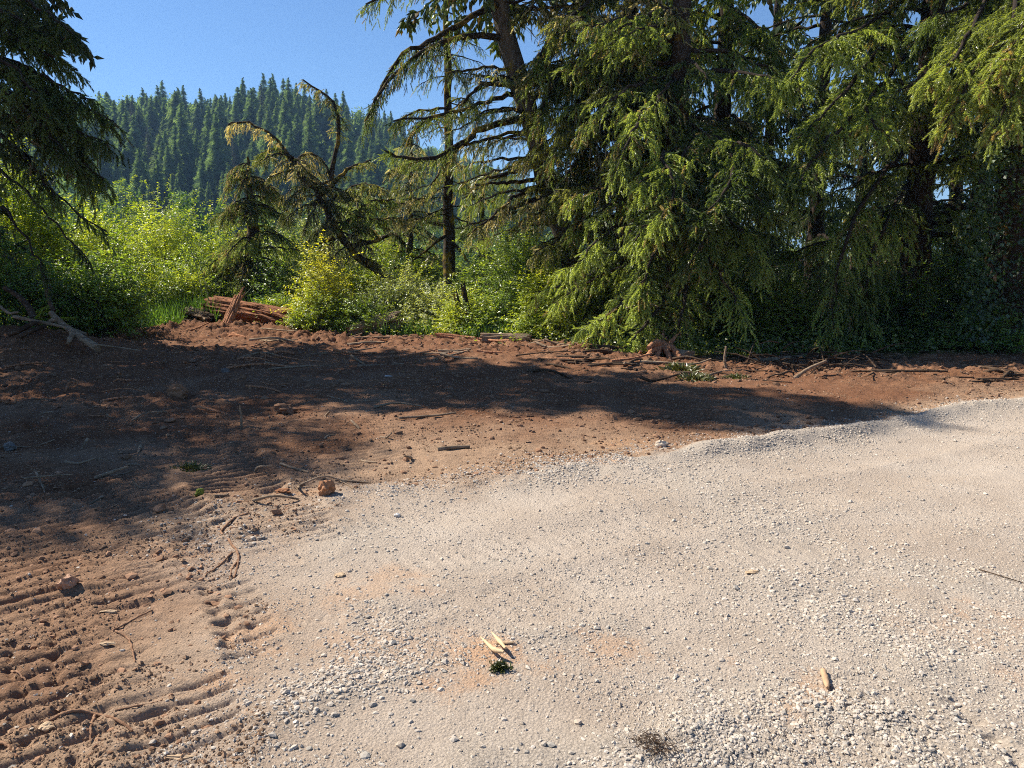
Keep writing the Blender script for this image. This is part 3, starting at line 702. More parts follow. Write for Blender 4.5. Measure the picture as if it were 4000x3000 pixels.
# hanging lichen beards
for cx_, cy_, n_, ln_ in ((1300, 330, 26, .55), (1345, 380, 40, .6), (1350, 470, 36, .55), (1268, 440, 20, .45), (1275, 250, 24, .5), (1330, 540, 22, .5), (1215, 380, 14, .4), (1310, 560, 14, .5)):
    a = Acc(); c_ = W(cx_, cy_, 15.9) + rng.normal(0, 1, (n_, 3)) * A3(.22, .2, .28)
    dd = A3(0, 0, -1) + rng.normal(0, .13, (n_, 3))
    inst(a, *SPIN, c_, dd, ln_ * rng.uniform(.4, 1.2, n_), rng.uniform(.008, .02, n_), rng.random(n_) * 6, np.array([.34, .29, .19]) * rng.uniform(.5, 1.15, (n_, 1)))
    a.build('lichen', M_NEEDLE, tA)
big_spruce('straight dark trunked spruce standing behind the row, sky beside its trunk', 1541, 19.5, .34, P_MID, 32, lambda h: 2.9, (250, 90),
    [(((1535, 10), (1480, 40, 18.3), (1440, 110, 17.8), (1420, 190, 17.6)), .05, .1, .9, 1.0), (((1545, 0), (1620, 40, 18.4), (1680, 110, 18), (1700, 180, 17.8)), .05, .1, .9, .9),
     (((1545, 150), (1600, 170, 18.4), (1650, 230, 18), (1680, 300, 17.8)), .05, .1, .9, .9), (((1540, 230), (1490, 250, 18.6), (1450, 300, 18.2), (1440, 360, 18)), .05, .1, .9, 1.0),
     (((1545, 260), (1600, 300, 18.2), (1640, 360, 17.6), (1650, 420, 17.4)), .05, .1, .8, .9)])
big_spruce('thick dark trunked spruce near the right end, ochre boughs above', 1960, 16.2, .36, P_YEL, 42, lambda h: 2.7, (250, 95),
    [(((1955, 60), (1880, 130, 14.6), (1790, 240, 13.6), (1722, 300, 13.2)), .055, .2, .85, .8), (((1955, 170), (1880, 220, 14.2), (1800, 290, 13.2), (1740, 370, 12.9), (1715, 420, 12.8)), .055, .2, .85, .75),
     (((1955, 120), (1900, 190, 14.2), (1870, 240, 13.4), (1922, 296, 12.8)), .045, .25, .6, .7), (((1955, 0), (1860, 60, 14.4), (1760, 110, 13.6), (1690, 200, 13.3)), .055, .15, .9, .85),
     (((1950, 330), (1890, 400, 14.4), (1830, 520, 13.5), (1800, 640, 13.2), (1805, 740, 13.1)), .05, .2, .75, 1.0), (((1960, 400), (1920, 470, 14.6), (1880, 570, 13.8), (1870, 690, 13.4)), .04, .2, .75, 1.0)], xpal=P_BRIGHT)
tD, _ = big_spruce('nearest green spruce sweeping its lit boughs down to the dirt', 1450, 15.3, .30, P_BRIGHT, 34, lambda h: 2.3 - .3 * h, (235, 80),
    [(((1470, 250), (1500, 300, 14), (1440, 360, 13.2), (1380, 395, 12.8)), .05, .2, .75, .7), (((1470, 330), (1520, 360, 13.8), (1600, 400, 13), (1660, 450, 12.7)), .05, .2, .8, .7),
     (((1470, 360), (1450, 420, 13.8), (1420, 460, 13.2), (1372, 520, 12.8)), .05, .2, .8, .75), (((1470, 400), (1500, 450, 13.6), (1520, 500, 12.9), (1490, 570, 12.6)), .05, .2, .8, .75),
     (((1470, 440), (1560, 470, 13.6), (1620, 520, 13), (1640, 580, 12.8)), .05, .2, .75, .8), (((1460, 500), (1420, 540, 13.8), (1390, 600, 13.2), (1380, 660, 13)), .045, .2, .75, .8),
     (((1455, 560), (1380, 620, 13.9), (1310, 680, 13.3), (1262, 712, 13)), .05, .2, .6, .8), (((1455, 580), (1430, 650, 13.7), (1390, 710, 13), (1340, 752, 12.8)), .05, .2, .6, .8),
     (((1455, 560), (1480, 620, 13.8), (1470, 690, 13.2), (1440, 735, 13)), .045, .2, .6, .85), (((1455, 470), (1350, 480, 14.4), (1290, 520, 14), (1240, 580, 13.8)), .04, .45, .5, .9),
     (((1470, 270), (1560, 300, 13.8), (1640, 330, 13), (1700, 400, 12.7)), .05, .15, .8, .75), (((1460, 200), (1400, 240, 14), (1360, 300, 13.3), (1330, 370, 13)), .05, .2, .8, .85),
     (((1470, 300), (1580, 340, 13.4), (1560, 420, 12.6), (1510, 470, 12.3)), .045, .2, .75, .7), (((1470, 340), (1430, 330, 13.4), (1460, 400, 12.7), (1425, 480, 12.3)), .045, .2, .75, .7)], lo=1.6, upper=14, top=6.9, w=.034, droop=.5)
big_spruce('ivy clad trunk at the far right end of the row', 2160, 13.9, .42, P_DARK, 26, lambda h: 2.3, (250, 80),
    [(((2160, -60), (2110, 40, 12.6), (2060, 130, 12), (1995, 180, 11.8)), .05, .2, .75, .75), (((2165, 20), (2140, 100, 12.3), (2100, 170, 11.8), (2040, 270, 11.6)), .05, .2, .75, .75),
     (((2200, -80), (2190, 20, 12), (2170, 110, 11.6), (2120, 190, 11.4)), .05, .2, .75, .75), (((2250, 150), (2215, 210, 12.2), (2170, 230, 12), (2118, 212, 11.9)), .03, .2, .45, .6),
     (((2260, 40), (2230, 90, 11.8), (2190, 190, 11.4), (2150, 290, 11.2)), .04, .2, .7, .8), (((2240, -60), (2230, 0, 11.8), (2210, 60, 11.4), (2185, 120, 11.3)), .04, .1, .7, .8)], xpal=P_YEL, lo=4.2)
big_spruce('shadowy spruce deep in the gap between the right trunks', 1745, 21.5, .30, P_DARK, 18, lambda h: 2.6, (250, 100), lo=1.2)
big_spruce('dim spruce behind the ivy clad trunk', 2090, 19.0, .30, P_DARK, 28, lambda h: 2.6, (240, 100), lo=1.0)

for lb, bx, Yb in (('farther spruce filling the gap behind the sweeping boughs', 1640, 27), ('farther spruce behind the gap left of the thick trunk', 1840, 29), ('farther spruce behind the gap right of the thick trunk', 2040, 26), ('farther spruce behind the leaning trunk and lichen curtains', 1420, 28)):
    base = A3(W(bx, 700, Yb)[0], Yb, -.4); t = new_tree('spruce_tree', lb, RIGHT, base)
    C = trunk_mesh(t, [base, base + A3(0, 0, 6), base + A3(.1, 0, 13)], .28, .08)
    tw, wd = Acc(), Acc()
    auto_boughs(tw, wd, C, 0, P_MID, 58, 1.2, 12.7, lambda h: 3.0 * (1 - .75 * h), (-90, 140), droop=.45, sec=.9, gap=.13, tl=.34, w=.05, hang=.85, tmpl=SPIN, tgap=.08, r=.05)
    wd.build('branches', M_TWIG, t); tw.build('crown', M_NEEDLE, t)
rng = np.random.default_rng(24)
# --- spruces on the left
def left_spruce(label, x, y, h, R, pal, nb, extra, r0=.34, lo=1.8, gap=.16, grp='spruces at the left edge', fr=1.0):
    base = A3(x, y, gz(x, y) - .1)
    t = new_tree('spruce_tree', label, grp, base)
    C = trunk_mesh(t, [base, base + A3(0, 0, h * .3), base + A3(.1, 0, h * .65), base + A3(.15, 0, h)], r0, .04)
    tw, wd = Acc(), Acc()
    auto_boughs(tw, wd, C, 0, pal, nb, lo, h - .3, lambda q: R * ((1 - q) ** .75 if q > .45 else .56 if q > .27 else .2) + .3, droop=.32, sec=.8, gap=gap, tl=.32, w=.055, hang=.6, tmpl=SPIN, tgap=.075, r=.045)
    wd.build('branches', M_TWIG, t)
    for pts, r, st, se, hg in extra:
        w2 = Acc(); bough(tw, w2, px(*pts), r, pal, sec=se, gap=.075, tl=.2, w=.032, hang=hg, start=st, tmpl=BRUSH, tgap=.05, n=16, r1=.01, k=6); w2.build('limb', M_TWIG, t, True)
    tw.build('crown', M_NEEDLE, t); return t
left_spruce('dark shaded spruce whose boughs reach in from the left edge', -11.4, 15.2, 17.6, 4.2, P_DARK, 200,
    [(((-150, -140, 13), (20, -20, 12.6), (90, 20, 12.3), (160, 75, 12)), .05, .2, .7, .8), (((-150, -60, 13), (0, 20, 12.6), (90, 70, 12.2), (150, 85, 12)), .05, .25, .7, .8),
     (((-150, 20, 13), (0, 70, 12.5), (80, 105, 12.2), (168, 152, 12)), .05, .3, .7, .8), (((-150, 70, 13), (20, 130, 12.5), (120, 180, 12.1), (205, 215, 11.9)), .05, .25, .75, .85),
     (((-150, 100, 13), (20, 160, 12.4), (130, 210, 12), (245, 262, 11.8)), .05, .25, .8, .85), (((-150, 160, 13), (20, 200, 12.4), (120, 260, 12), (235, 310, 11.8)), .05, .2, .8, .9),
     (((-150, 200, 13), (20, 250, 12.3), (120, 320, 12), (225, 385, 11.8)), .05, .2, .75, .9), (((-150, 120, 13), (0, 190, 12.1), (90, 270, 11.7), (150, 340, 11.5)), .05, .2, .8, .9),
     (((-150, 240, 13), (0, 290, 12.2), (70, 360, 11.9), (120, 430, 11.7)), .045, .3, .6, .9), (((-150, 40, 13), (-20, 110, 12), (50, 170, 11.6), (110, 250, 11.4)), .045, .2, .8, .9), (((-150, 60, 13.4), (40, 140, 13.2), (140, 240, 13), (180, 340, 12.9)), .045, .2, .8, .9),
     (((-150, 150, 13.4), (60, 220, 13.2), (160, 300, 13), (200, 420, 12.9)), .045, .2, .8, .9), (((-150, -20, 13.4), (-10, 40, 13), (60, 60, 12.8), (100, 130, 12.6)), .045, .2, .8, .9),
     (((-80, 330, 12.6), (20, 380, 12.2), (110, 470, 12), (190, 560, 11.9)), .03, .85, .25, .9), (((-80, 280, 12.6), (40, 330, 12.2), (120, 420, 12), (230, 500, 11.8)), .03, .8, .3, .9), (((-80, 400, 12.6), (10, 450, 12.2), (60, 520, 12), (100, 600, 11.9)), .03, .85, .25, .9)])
left_spruce('unseen tall spruce added beyond the left edge to shade the brush', -17.6, 16.4, 16, 3.6, P_DARK, 95, [])  # unseen tree, added out of frame to throw shade on the left brush

# ---------------------------------------------------------------- broadleaf shrubs
LP_LIME = ((.10, .155, .022), (.27, .31, .045)); LP_GREEN = ((.05, .10, .022), (.15, .22, .05)); LP_PALE = ((.10, .135, .055), (.26, .29, .15))
LP_DARK = ((.018, .034, .012), (.06, .09, .03)); LP_YEL = ((.17, .20, .02), (.38, .37, .05)); LP_MID = ((.07, .12, .026), (.20, .26, .06))
def shrub(name, label, cat, c, rx, ry, h, shoots, lp, leaf=.07, group=None, stems=9, lay=.35, droop=.28, per=14, stem_mat=None, parts=('stems', 'leaves'), low=.06, shell=.55):
    c = np.asarray(c, float)
    t = thing(name, c, label, cat, group)
    u = nz(rng.normal(0, 1, (shoots, 3))); u[:, 2] = np.abs(u[:, 2])
    rr = (shell + (1 - shell) * rng.random((shoots, 1))) * rng.uniform(.8, 1.12, (shoots, 1))
    lump = 1 + .6 * fbm(u[:, 0] * 2.1 + c[0], u[:, 1] * 2.1 + u[:, 2] * 2.3 + c[1], 140, 2)[:, None]
    p = c + u * rr * lump * A3(rx, ry, h * (1 - low)) + A3(0, 0, h * low)
    wand = rng.random(shoots) < .12
    p = p + wand[:, None] * np.stack([rng.normal(0, .12, shoots), rng.normal(0, .12, shoots), rng.uniform(.1, .42, shoots)], 1) * min(1.2, .5 + .3 * h)
    d = nz(u * A3(1, 1, .6) + A3(0, 0, .55) + rng.normal(0, .35, u.shape))
    L = rng.uniform(.25, .75, shoots) * min(1.3, .5 + h * .35)
    k = np.arange(per); n = shoots * per
    s = (k[None] + rng.random((shoots, per))) / per
    q = p[:, None] + d[:, None] * (s * L[:, None])[..., None] - A3(0, 0, 1) * (droop * L[:, None] * s ** 2)[..., None]
    a = (k[None] * PI + rng.random((shoots, 1)) * 6.3 + rng.normal(0, .5, (shoots, per)))
    ref = nz(np.cross(d, A3(0, 0, 1)[None] + 1e-3)); up = np.cross(ref, d)
    sd = ref[:, None] * np.cos(a)[..., None] + up[:, None] * np.sin(a)[..., None] * .6
    ld = nz(d[:, None] * A3(.5, .5, .25) + sd * A3(1, 1, .6) + rng.normal(0, .22, sd.shape) - A3(0, 0, .22))
    tt = np.clip(.45 + .08 + .9 * fbm(p[:, 0] * 1.3, p[:, 2] * 1.5 + p[:, 1], 150, 2)[:, None] + rng.normal(0, .2, (shoots, per)) + .15 * (s - .5), 0, 1)[..., None]
    cc = (np.array(lp[0]) * (1 - tt) + np.array(lp[1]) * tt) * 1.6
    ac = Acc()
    inst(ac, *LEAF, q.reshape(-1, 3), ld.reshape(-1, 3), leaf * rng.uniform(.5, 1.5, n), leaf * rng.uniform(.45, .8, n), rng.normal(0, .35, n), cc.reshape(-1, 3))
    st = Acc()
    inst(st, *STICK, p - d * L[:, None] * .2, d, L * 1.25, .004, rng.random(shoots) * 6, (1, 1, 1))
    for j in range(stems):
        e = p[rng.integers(shoots)]; b0 = c + A3(rng.normal(0, .25) * rx, rng.normal(0, .25) * ry, -.15)
        mid = (b0 + e) / 2 + A3(rng.normal(0, .1), rng.normal(0, .1), .12 * h)
        tube(st, catmull([b0, mid, e], 7), np.linspace(.012 + .006 * h, .004, 7), 5, rough=.1, cap=False)
    st.build(parts[0], stem_mat or M_TWIG, t); ac.build(parts[1], M_LEAF, t)
    return t
rng = np.random.default_rng(25)
def at(px_, Y, dz=0.0):
    x = (W(px_, 700, Y))[0]; return A3(x, Y, gz(x, Y) + dz)
def top(py, Y): return W(1106, py, Y)[2]

MID = 'leafy bushes beyond the clearing'
S = [  # name, label, px, Y, half width px, top py, shoots, palette, leaf
    ('leafy_bush', 'lime green bush glowing in the sun left of the small spruce', 355, 24.5, 120, 470, 1500, LP_LIME, .085),
    ('leafy_bush', 'yellow-green bush at the edge of the left shade, under the dark spruce', 215, 21, 90, 430, 1000, LP_LIME, .085),
    ('leafy_bush', 'tall lime bush seen through the dark spruce boughs at the left edge', 60, 18.5, 150, 345, 2000, LP_LIME, .09),
    ('leafy_bush', 'mid green bush directly behind the left end of the rotten log', 430, 22.5, 75, 560, 700, LP_MID, .075),
    ('leafy_bush', 'bright yellow-green upright bush right of the rotten log', 705, 18.7, 52, 560, 700, LP_YEL, .062),
    ('leafy_bush', 'low yellow-green clump at the foot of the upright bush', 690, 18.0, 60, 648, 420, LP_LIME, .06),
    ('willow_bush', 'pale silvery willow bush with small leaves above the broken chunky log', 850, 19.0, 95, 608, 1300, LP_PALE, .055),
    ('willow_bush', 'pale willow bush left of the two broken stems', 935, 18.3, 70, 640, 700, LP_PALE, .055),
    ('leafy_bush', 'round mid green bush with layered leaves under the leaning spruce', 1150, 18.4, 95, 512, 1500, LP_MID, .07),
    ('leafy_bush', 'thin bright bush with upright leafy wands before the round bush', 1195, 16.6, 70, 592, 600, LP_LIME, .075),
    ('leafy_bush', 'low sunny bush behind the pale cut log', 1075, 17.2, 75, 655, 800, LP_MID, .06),
    ('leafy_bush', 'low sunny bush right of the pale cut log', 1190, 16.4, 70, 668, 700, LP_MID, .06),
    ('leafy_bush', 'small pale bush between the cut log and the sweeping boughs', 1262, 15.8, 50, 690, 420, LP_PALE, .06),
    ('leafy_bush', 'mid green bush at the foot of the slim spruce', 985, 20.5, 70, 622, 700, LP_MID, .065),
    ('leafy_bush', 'green bush behind the yellow upright bush', 620, 21.5, 60, 590, 500, LP_GREEN, .07),
    ('leafy_bush', 'feathery pale bush behind the mossy dead tree', 660, 27, 90, 440, 1000, LP_PALE, .07),
    ('leafy_bush', 'grey-green bush beyond the slim spruce trunk', 900, 28, 100, 560, 800, LP_GREEN, .075),
    ('leafy_bush', 'dark green sapling thicket right of the thin bright bush', 1310, 16.2, 60, 610, 700, LP_GREEN, .06),
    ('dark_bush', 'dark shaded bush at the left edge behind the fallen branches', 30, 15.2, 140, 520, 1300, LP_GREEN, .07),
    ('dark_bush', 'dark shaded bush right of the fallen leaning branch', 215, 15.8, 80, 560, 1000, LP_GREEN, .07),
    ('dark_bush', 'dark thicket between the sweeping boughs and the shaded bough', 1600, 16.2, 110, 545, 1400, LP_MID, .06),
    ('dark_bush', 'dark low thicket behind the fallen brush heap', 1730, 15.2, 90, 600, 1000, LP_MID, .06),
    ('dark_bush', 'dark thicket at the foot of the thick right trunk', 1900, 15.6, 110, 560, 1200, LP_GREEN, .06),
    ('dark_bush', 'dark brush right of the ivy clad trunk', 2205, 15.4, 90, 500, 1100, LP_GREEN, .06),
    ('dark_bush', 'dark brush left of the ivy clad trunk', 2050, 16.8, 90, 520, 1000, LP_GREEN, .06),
    ('dark_bush', 'low dark bush on the dirt edge under the ivy clad trunk', 2120, 13.6, 80, 690, 600, LP_GREEN, .06),
    ('leafy_bush', 'sunlit bush seen through the gap left of the thick right trunk', 1660, 27, 120, 470, 1100, LP_MID, .09),
    ('leafy_bush', 'sunlit bush seen through the gap right of the thick right trunk', 1990, 26, 130, 440, 1100, LP_PALE, .09),
    ('leafy_bush', 'sunlit bush far behind the sweeping boughs', 1420, 27, 120, 470, 900, LP_MID, .09)]
S += [('leafy_bush', lb_, *q_) for lb_, q_ in (
    ('tall lime thicket behind the bush left of the small spruce', (300, 29, 120, 452, 1300, LP_LIME, .095)), ('yellow-green thicket right behind the small spruce', (470, 30, 90, 475, 1000, LP_LIME, .095)),
    ('mid green thicket right of the small spruce base', (625, 27, 75, 520, 900, LP_MID, .085)), ('pale thicket behind the yellow upright bush', (720, 24, 80, 505, 900, LP_PALE, .08)),
    ('lime thicket behind the pale willow bush', (830, 23, 80, 560, 900, LP_LIME, .075)), ('sunny thicket left of the slim spruce base', (920, 24.5, 75, 560, 800, LP_MID, .08)),
    ('sunny thicket right of the slim spruce base', (1035, 22, 70, 575, 800, LP_MID, .075)), ('low lime weeds bush in front of the willow', (790, 17.8, 55, 662, 500, LP_LIME, .055)),
    ('low lime bush around the snapped saplings', (1010, 17.4, 60, 655, 600, LP_LIME, .055)), ('low leafy clump left of the sweeping boughs', (1235, 15.9, 55, 655, 500, LP_LIME, .06)),
    ('low lime clump behind the dark stump heap', (400, 21.3, 60, 605, 600, LP_LIME, .07)), ('grass-green bush right behind the log end', (615, 19.9, 40, 645, 350, LP_LIME, .06)))]
for nm, lb, x_, Y_, hw, tp, ns, lp, lf in S:
    c_ = at(x_, Y_); r_ = hw * Y_ / F * 1.0
    shrub(nm, lb, 'bush', c_, r_, r_ * .8, max(.35, top(tp, Y_) - c_[2]), ns, lp, lf, MID if nm != 'dark_bush' else 'shaded bushes', stems=20, stem_mat=M_BARKG)

rng = np.random.default_rng(26)
# shade trees just left of the frame
def leafy_tree(label, x, y, h, R, zc, shoots, lp):
    c_ = A3(x, y, gz(x, y))
    t = shrub('alder_tree', label, 'tree', c_ + A3(0, 0, 0), R, R, h, 10, lp, .09, None, stems=0, parts=('twigs', 'sprigs'))
    for o in list(t.children): bpy.data.objects.remove(o)
    trunk_mesh(t, [c_ - A3(0, 0, .1), c_ + A3(.1, 0, h * .4), c_ + A3(0, .1, h * .9)], .2, .04, M_BARKG)
    ac, st = Acc(), Acc()
    for j in range(24):
        u = nz(rng.normal(0, 1, 3)); e = c_ + A3(0, 0, zc) + u * R * .8 * A3(1, 1, 1.2)
        s_ = c_ + A3(0, 0, min(zc, max(h * .3, e[2] * .6)))
        tube(st, catmull([s_, (s_ + e) / 2 + A3(0, 0, .3), e], 6), np.linspace(.05, .01, 6), 5, cap=False)
    u = nz(rng.normal(0, 1, (shoots, 3))) * rng.uniform(.35, 1, (shoots, 1)) ** .5
    lump = 1 + .5 * fbm(u[:, 0] * 2.4 + 3, u[:, 1] * 2.4 + u[:, 2] * 2.1, 170, 2)[:, None]
    p = c_ + A3(0, 0, zc) + u * lump * A3(R, R, R * 1.35)
    q = (p[:, None] + rng.normal(0, .16, (shoots, 14, 3))).reshape(-1, 3); n = len(q)
    tt = rng.random((n, 1)); cc = np.array(lp[0]) * (1 - tt) + np.array(lp[1]) * tt
    inst(ac, *LEAF, q, rng.normal(0, 1, (n, 3)) - A3(0, 0, .4), .11 * rng.uniform(.7, 1.3, n), .08, rng.random(n) * 6, cc)
    st.build('branches', M_TWIG, t); ac.build('crown', M_LEAF, t)
leafy_tree('leafy alder beyond the left edge, shading the near dirt', -13.2, 10.4, 11.5, 2.5, 8.3, 3000, LP_GREEN)

# ivy on the far right trunk
t = thing('ivy', W(2160, 770, 13.4), 'dark green ivy climbing the trunk at the far right', 'ivy')
ac, st = Acc(), Acc()
b0 = W(2160, 760, 13.9)
n = 5200; zz = rng.uniform(.1, 7.4, n); an = rng.uniform(-PI, .3, n); rr = .46 + np.abs(rng.normal(0, .13, n)) * (1 + .6 * np.sin(zz * 2.1 + an * 2))
q = np.stack([b0[0] + rr * np.cos(an) * 1.15, b0[1] + rr * np.sin(an), zz], 1)
n2 = 1500; z2 = rng.uniform(.3, 5.5, n2); q2 = np.stack([W(2105, 700, 13)[0] + rng.normal(0, .16, n2) + .1 * np.sin(z2 * 2), 13 + rng.normal(0, .14, n2), z2], 1)
q = np.vstack([q, q2]); n = len(q)
tt = np.clip(rng.normal(.4, .3, (n, 1)), 0, 1)
inst(ac, *LEAF, q, np.stack([rng.normal(-.15, .5, n), rng.normal(-.5, .4, n), rng.normal(-.6, .4, n)], 1), .085 * rng.uniform(.6, 1.3, n), .08 * rng.uniform(.7, 1.2, n), rng.normal(0, .5, n), np.array((.03, .06, .022)) * (1 - tt) + np.array((.12, .19, .07)) * tt)
for k in range(9):
    a0 = -PI * rng.random(); pts = [b0 + A3(.45 * math.cos(a0 + .1 * math.sin(z)), .45 * math.sin(a0 + .1 * math.sin(z)), z) for z in np.linspace(0, 7, 10)]
    tube(st, catmull(pts, 24), .012, 4, cap=False)
ac.build('leaves', M_LEAF, t); st.build('stems', M_TWIG, t)

# ---------------------------------------------------------------- grass, reeds, ground cover
BLADE = (np.array([[0, .5, 0], [0, -.5, 0], [.4, .42, .0], [.4, -.42, .0], [.75, .26, -.07], [.75, -.26, -.07], [1, 0, -.2]]), np.array([[0, 1, 3], [0, 3, 2], [2, 3, 5], [2, 5, 4], [4, 5, 6]]))
def grass_patch(ac, x, y, hgt, wid, c0, c1):
    n = len(x); z = height(x, y) - .03
    d = np.stack([rng.normal(0, .33, n), rng.normal(0, .33, n), np.ones(n)], 1)
    tt = rng.random((n, 1)); cc = np.array(c0) * (1 - tt) + np.array(c1) * tt
    inst(ac, *BLADE, np.stack([x, y, z], 1), d, hgt * rng.uniform(.5, 1.3, n), wid, rng.random(n) * 6.3, cc)
ac = Acc()
for px0, px1, Y0, Y1, hh, nn in ((370, 480, 19.8, 23, .75, 2600), (555, 660, 19.6, 22.5, .7, 2600), (640, 800, 18.2, 20, .45, 1800), (740, 1010, 17.2, 21, .4, 3000), (250, 400, 18.5, 23, .6, 2400), (1000, 1300, 16.2, 19, .38, 3600), (960, 1130, 21, 30, .8, 2600), (1280, 2200, 14.4, 18, .3, 2600), (300, 1300, 24, 36, .9, 5200)):
    Yr = rng.uniform(Y0, Y1, nn); xr = (rng.uniform(px0, px1, nn) - 1106) / F * Yr / CP
    grass_patch(ac, xr, Yr, hh, .016 + .02 * (Y0 > 23), (.07, .15, .03), (.22, .38, .08))
tag(ac.build('tall_grass', M_GRASS), 'lush green grass growing beyond the edge of the dirt', 'grass', kind='stuff')
ac = Acc()
nn = 22000; Yr = 13 + 11 * rng.random(nn); xr = rng.uniform(-1.0, 1.0, nn) * Yr * .74
fd = far_mask(xr, Yr); k = (fd > rng.uniform(-.15, 1.2, nn) - (rng.random(nn) < .12) * rng.random(nn) * 1.6) & (fd < 7)
xr, Yr = xr[k], Yr[k]; nn = len(xr)
q = np.stack([xr, Yr, height(xr, Yr) + np.abs(rng.normal(0, .16, nn))], 1)
q = (q[:, None] + rng.normal(0, .06, (nn, 4, 3))).reshape(-1, 3); n = len(q); tt = rng.random((n, 1))
inst(ac, *LEAF, q, np.stack([rng.normal(0, 1, n), rng.normal(0, 1, n), rng.normal(.3, .5, n)], 1), .065 * rng.uniform(.6, 1.4, n), .045, rng.random(n) * 6, np.array((.07, .12, .025)) * (1 - tt) + np.array((.27, .33, .09)) * tt)
tag(ac.build('ground_cover', M_LEAF), 'low weeds and leaves covering the ground under the bushes', 'weeds', kind='stuff')
ac = Acc()
nn = 9000; Yr = np.exp(rng.uniform(math.log(26), math.log(165), nn)); xr = rng.uniform(-.72, .72, nn) * Yr
inst(ac, *SPIN, np.stack([xr, Yr, np.full(nn, -.4)], 1), np.stack([rng.normal(0, .3, nn), rng.normal(0, .3, nn), np.ones(nn)], 1), rng.uniform(.6, 1.6, nn) * (1 + Yr / 120), .12 + Yr * .004, rng.random(nn) * 6, np.array([.12, .14, .05]) * rng.uniform(.6, 1.4, (nn, 1)))
tag(ac.build('meadow_grass', M_FAR), 'coarse meadow grass in the valley in front of the hill', 'grass', kind='stuff')

for pts, lb in ((((437, 640), (425, 580), (405, 520), (385, 480)), 'leftmost grey-green reed stalk arching over the bush behind the log'), (((452, 655), (438, 590), (420, 540), (398, 505)), 'second grey-green reed stalk arching beside the leftmost reed'), (((472, 640), (480, 600), (490, 560)), 'short straight reed stalk right of the arching reeds'), (((515, 650), (535, 630), (552, 610)), 'thin reed blade rising behind the leaning post'), (((628, 560), (640, 585), (655, 610)), 'pale bent reed stalk left of the yellow upright bush')):
    ac = Acc(); P = px(*pts, Y=20.2); tube(ac, catmull(P, 10), np.linspace(.014, .005, 10), 5, (.26, .30, .20), cap=False)
    tag(ac.build('reed_stalk', M_GRASS, loc=P[0]), lb, 'reed', 'reed stalks by the log')

# ---------------------------------------------------------------- hillside with its forest
skx = np.array([-900, 0, 100, 200, 300, 400, 470, 540, 640, 740, 850, 950, 1060, 1130, 1300, 1500, 1800, 3000], float)
sky_ = np.array([190, 165, 160, 158, 152, 158, 184, 165, 164, 184, 210, 244, 292, 326, 400, 490, 550, 565], float)
YB, YR = 150.0, 420.0
def hill(x, y):
    p = x / y * F * 1.0 * CP + 1106
    rz = H + YR * np.tan(np.arctan((829.5 - (np.interp(p, skx, sky_) + 128)) / F) - PITCH)
    t = np.clip((y - YB) / (YR - YB), 0, 1.25)
    base = -1.2
    s = np.where(t < 1, t * (1.25 - .25 * t), 1 - (t - 1) * .8)
    w = fbm(x * .012, y * .004 + 5, 201, 2)
    return base + np.maximum(rz - base, 0) * s + w * 22 * np.sin(np.clip(t, 0, 1) * PI) * (rz > 15)
hx, hy = np.linspace(-520, 640, 110), np.linspace(YB - 6, 560, 60)
HX, HY = np.meshgrid(hx, hy); HZ = hill(HX, HY); HZ[0] = -1.5
v = np.stack([HX, HY, HZ], -1).reshape(-1, 3); k = (np.arange(59)[:, None] * 110 + np.arange(109)[None]).ravel()
ac = Acc(); ac.add(v, np.stack([k, k + 1, k + 111, k + 110], 1), (.03, .04, .018))
tag(ac.build('hillside', M_FAR, smooth=True), 'steep wooded hillside rising behind the valley', kind='structure')

def far_conifer(h, R, nb, c0, c1, bare=.06, dead=False):
    ac = Acc(); tube(ac, [A3(0, 0, -1), A3(0, 0, h * .5), A3(0, 0, h * .97)], np.array([.4, .28, .05]) * (h / 26), 5, (.05, .04, .03))
    z = h * (bare + (1 - bare) * (rng.random(nb) ** .85)); f = z / h
    a = rng.random(nb) * 2 * PI; L = R * (1 - f) ** .72 * rng.uniform(.55, 1.25, nb) + .35
    for q in range(2):
        o = np.stack([np.cos(a) * L * .35 * q, np.sin(a) * L * .35 * q, z - .25 * L * q], 1)
        d = np.stack([np.cos(a + rng.normal(0, .35, nb)), np.sin(a + rng.normal(0, .35, nb)), np.where(f > .9, .6, -.42) + rng.normal(0, .16, nb)], 1)
        t = np.clip(rng.normal(.45, .28, (nb, 1)), 0, 1)
        if dead: inst(ac, *SPIN, o, d, L * .8, .10, rng.random(nb) * 6, np.array(c0) * (1 - t) + np.array(c1) * t)
        else: inst(ac, *FEATHER, o, d, L * .85, L * .42 + .25, rng.normal(0, .5, nb), np.array(c0) * (1 - t) + np.array(c1) * t)
    n = 14; inst(ac, *SPIN, np.stack([np.zeros(n), np.zeros(n), h * np.linspace(.82, .99, n)], 1), np.stack([rng.normal(0, .5, n), rng.normal(0, .5, n), np.full(n, .8)], 1), h * .045, .3, rng.random(n), c0)
    return ac
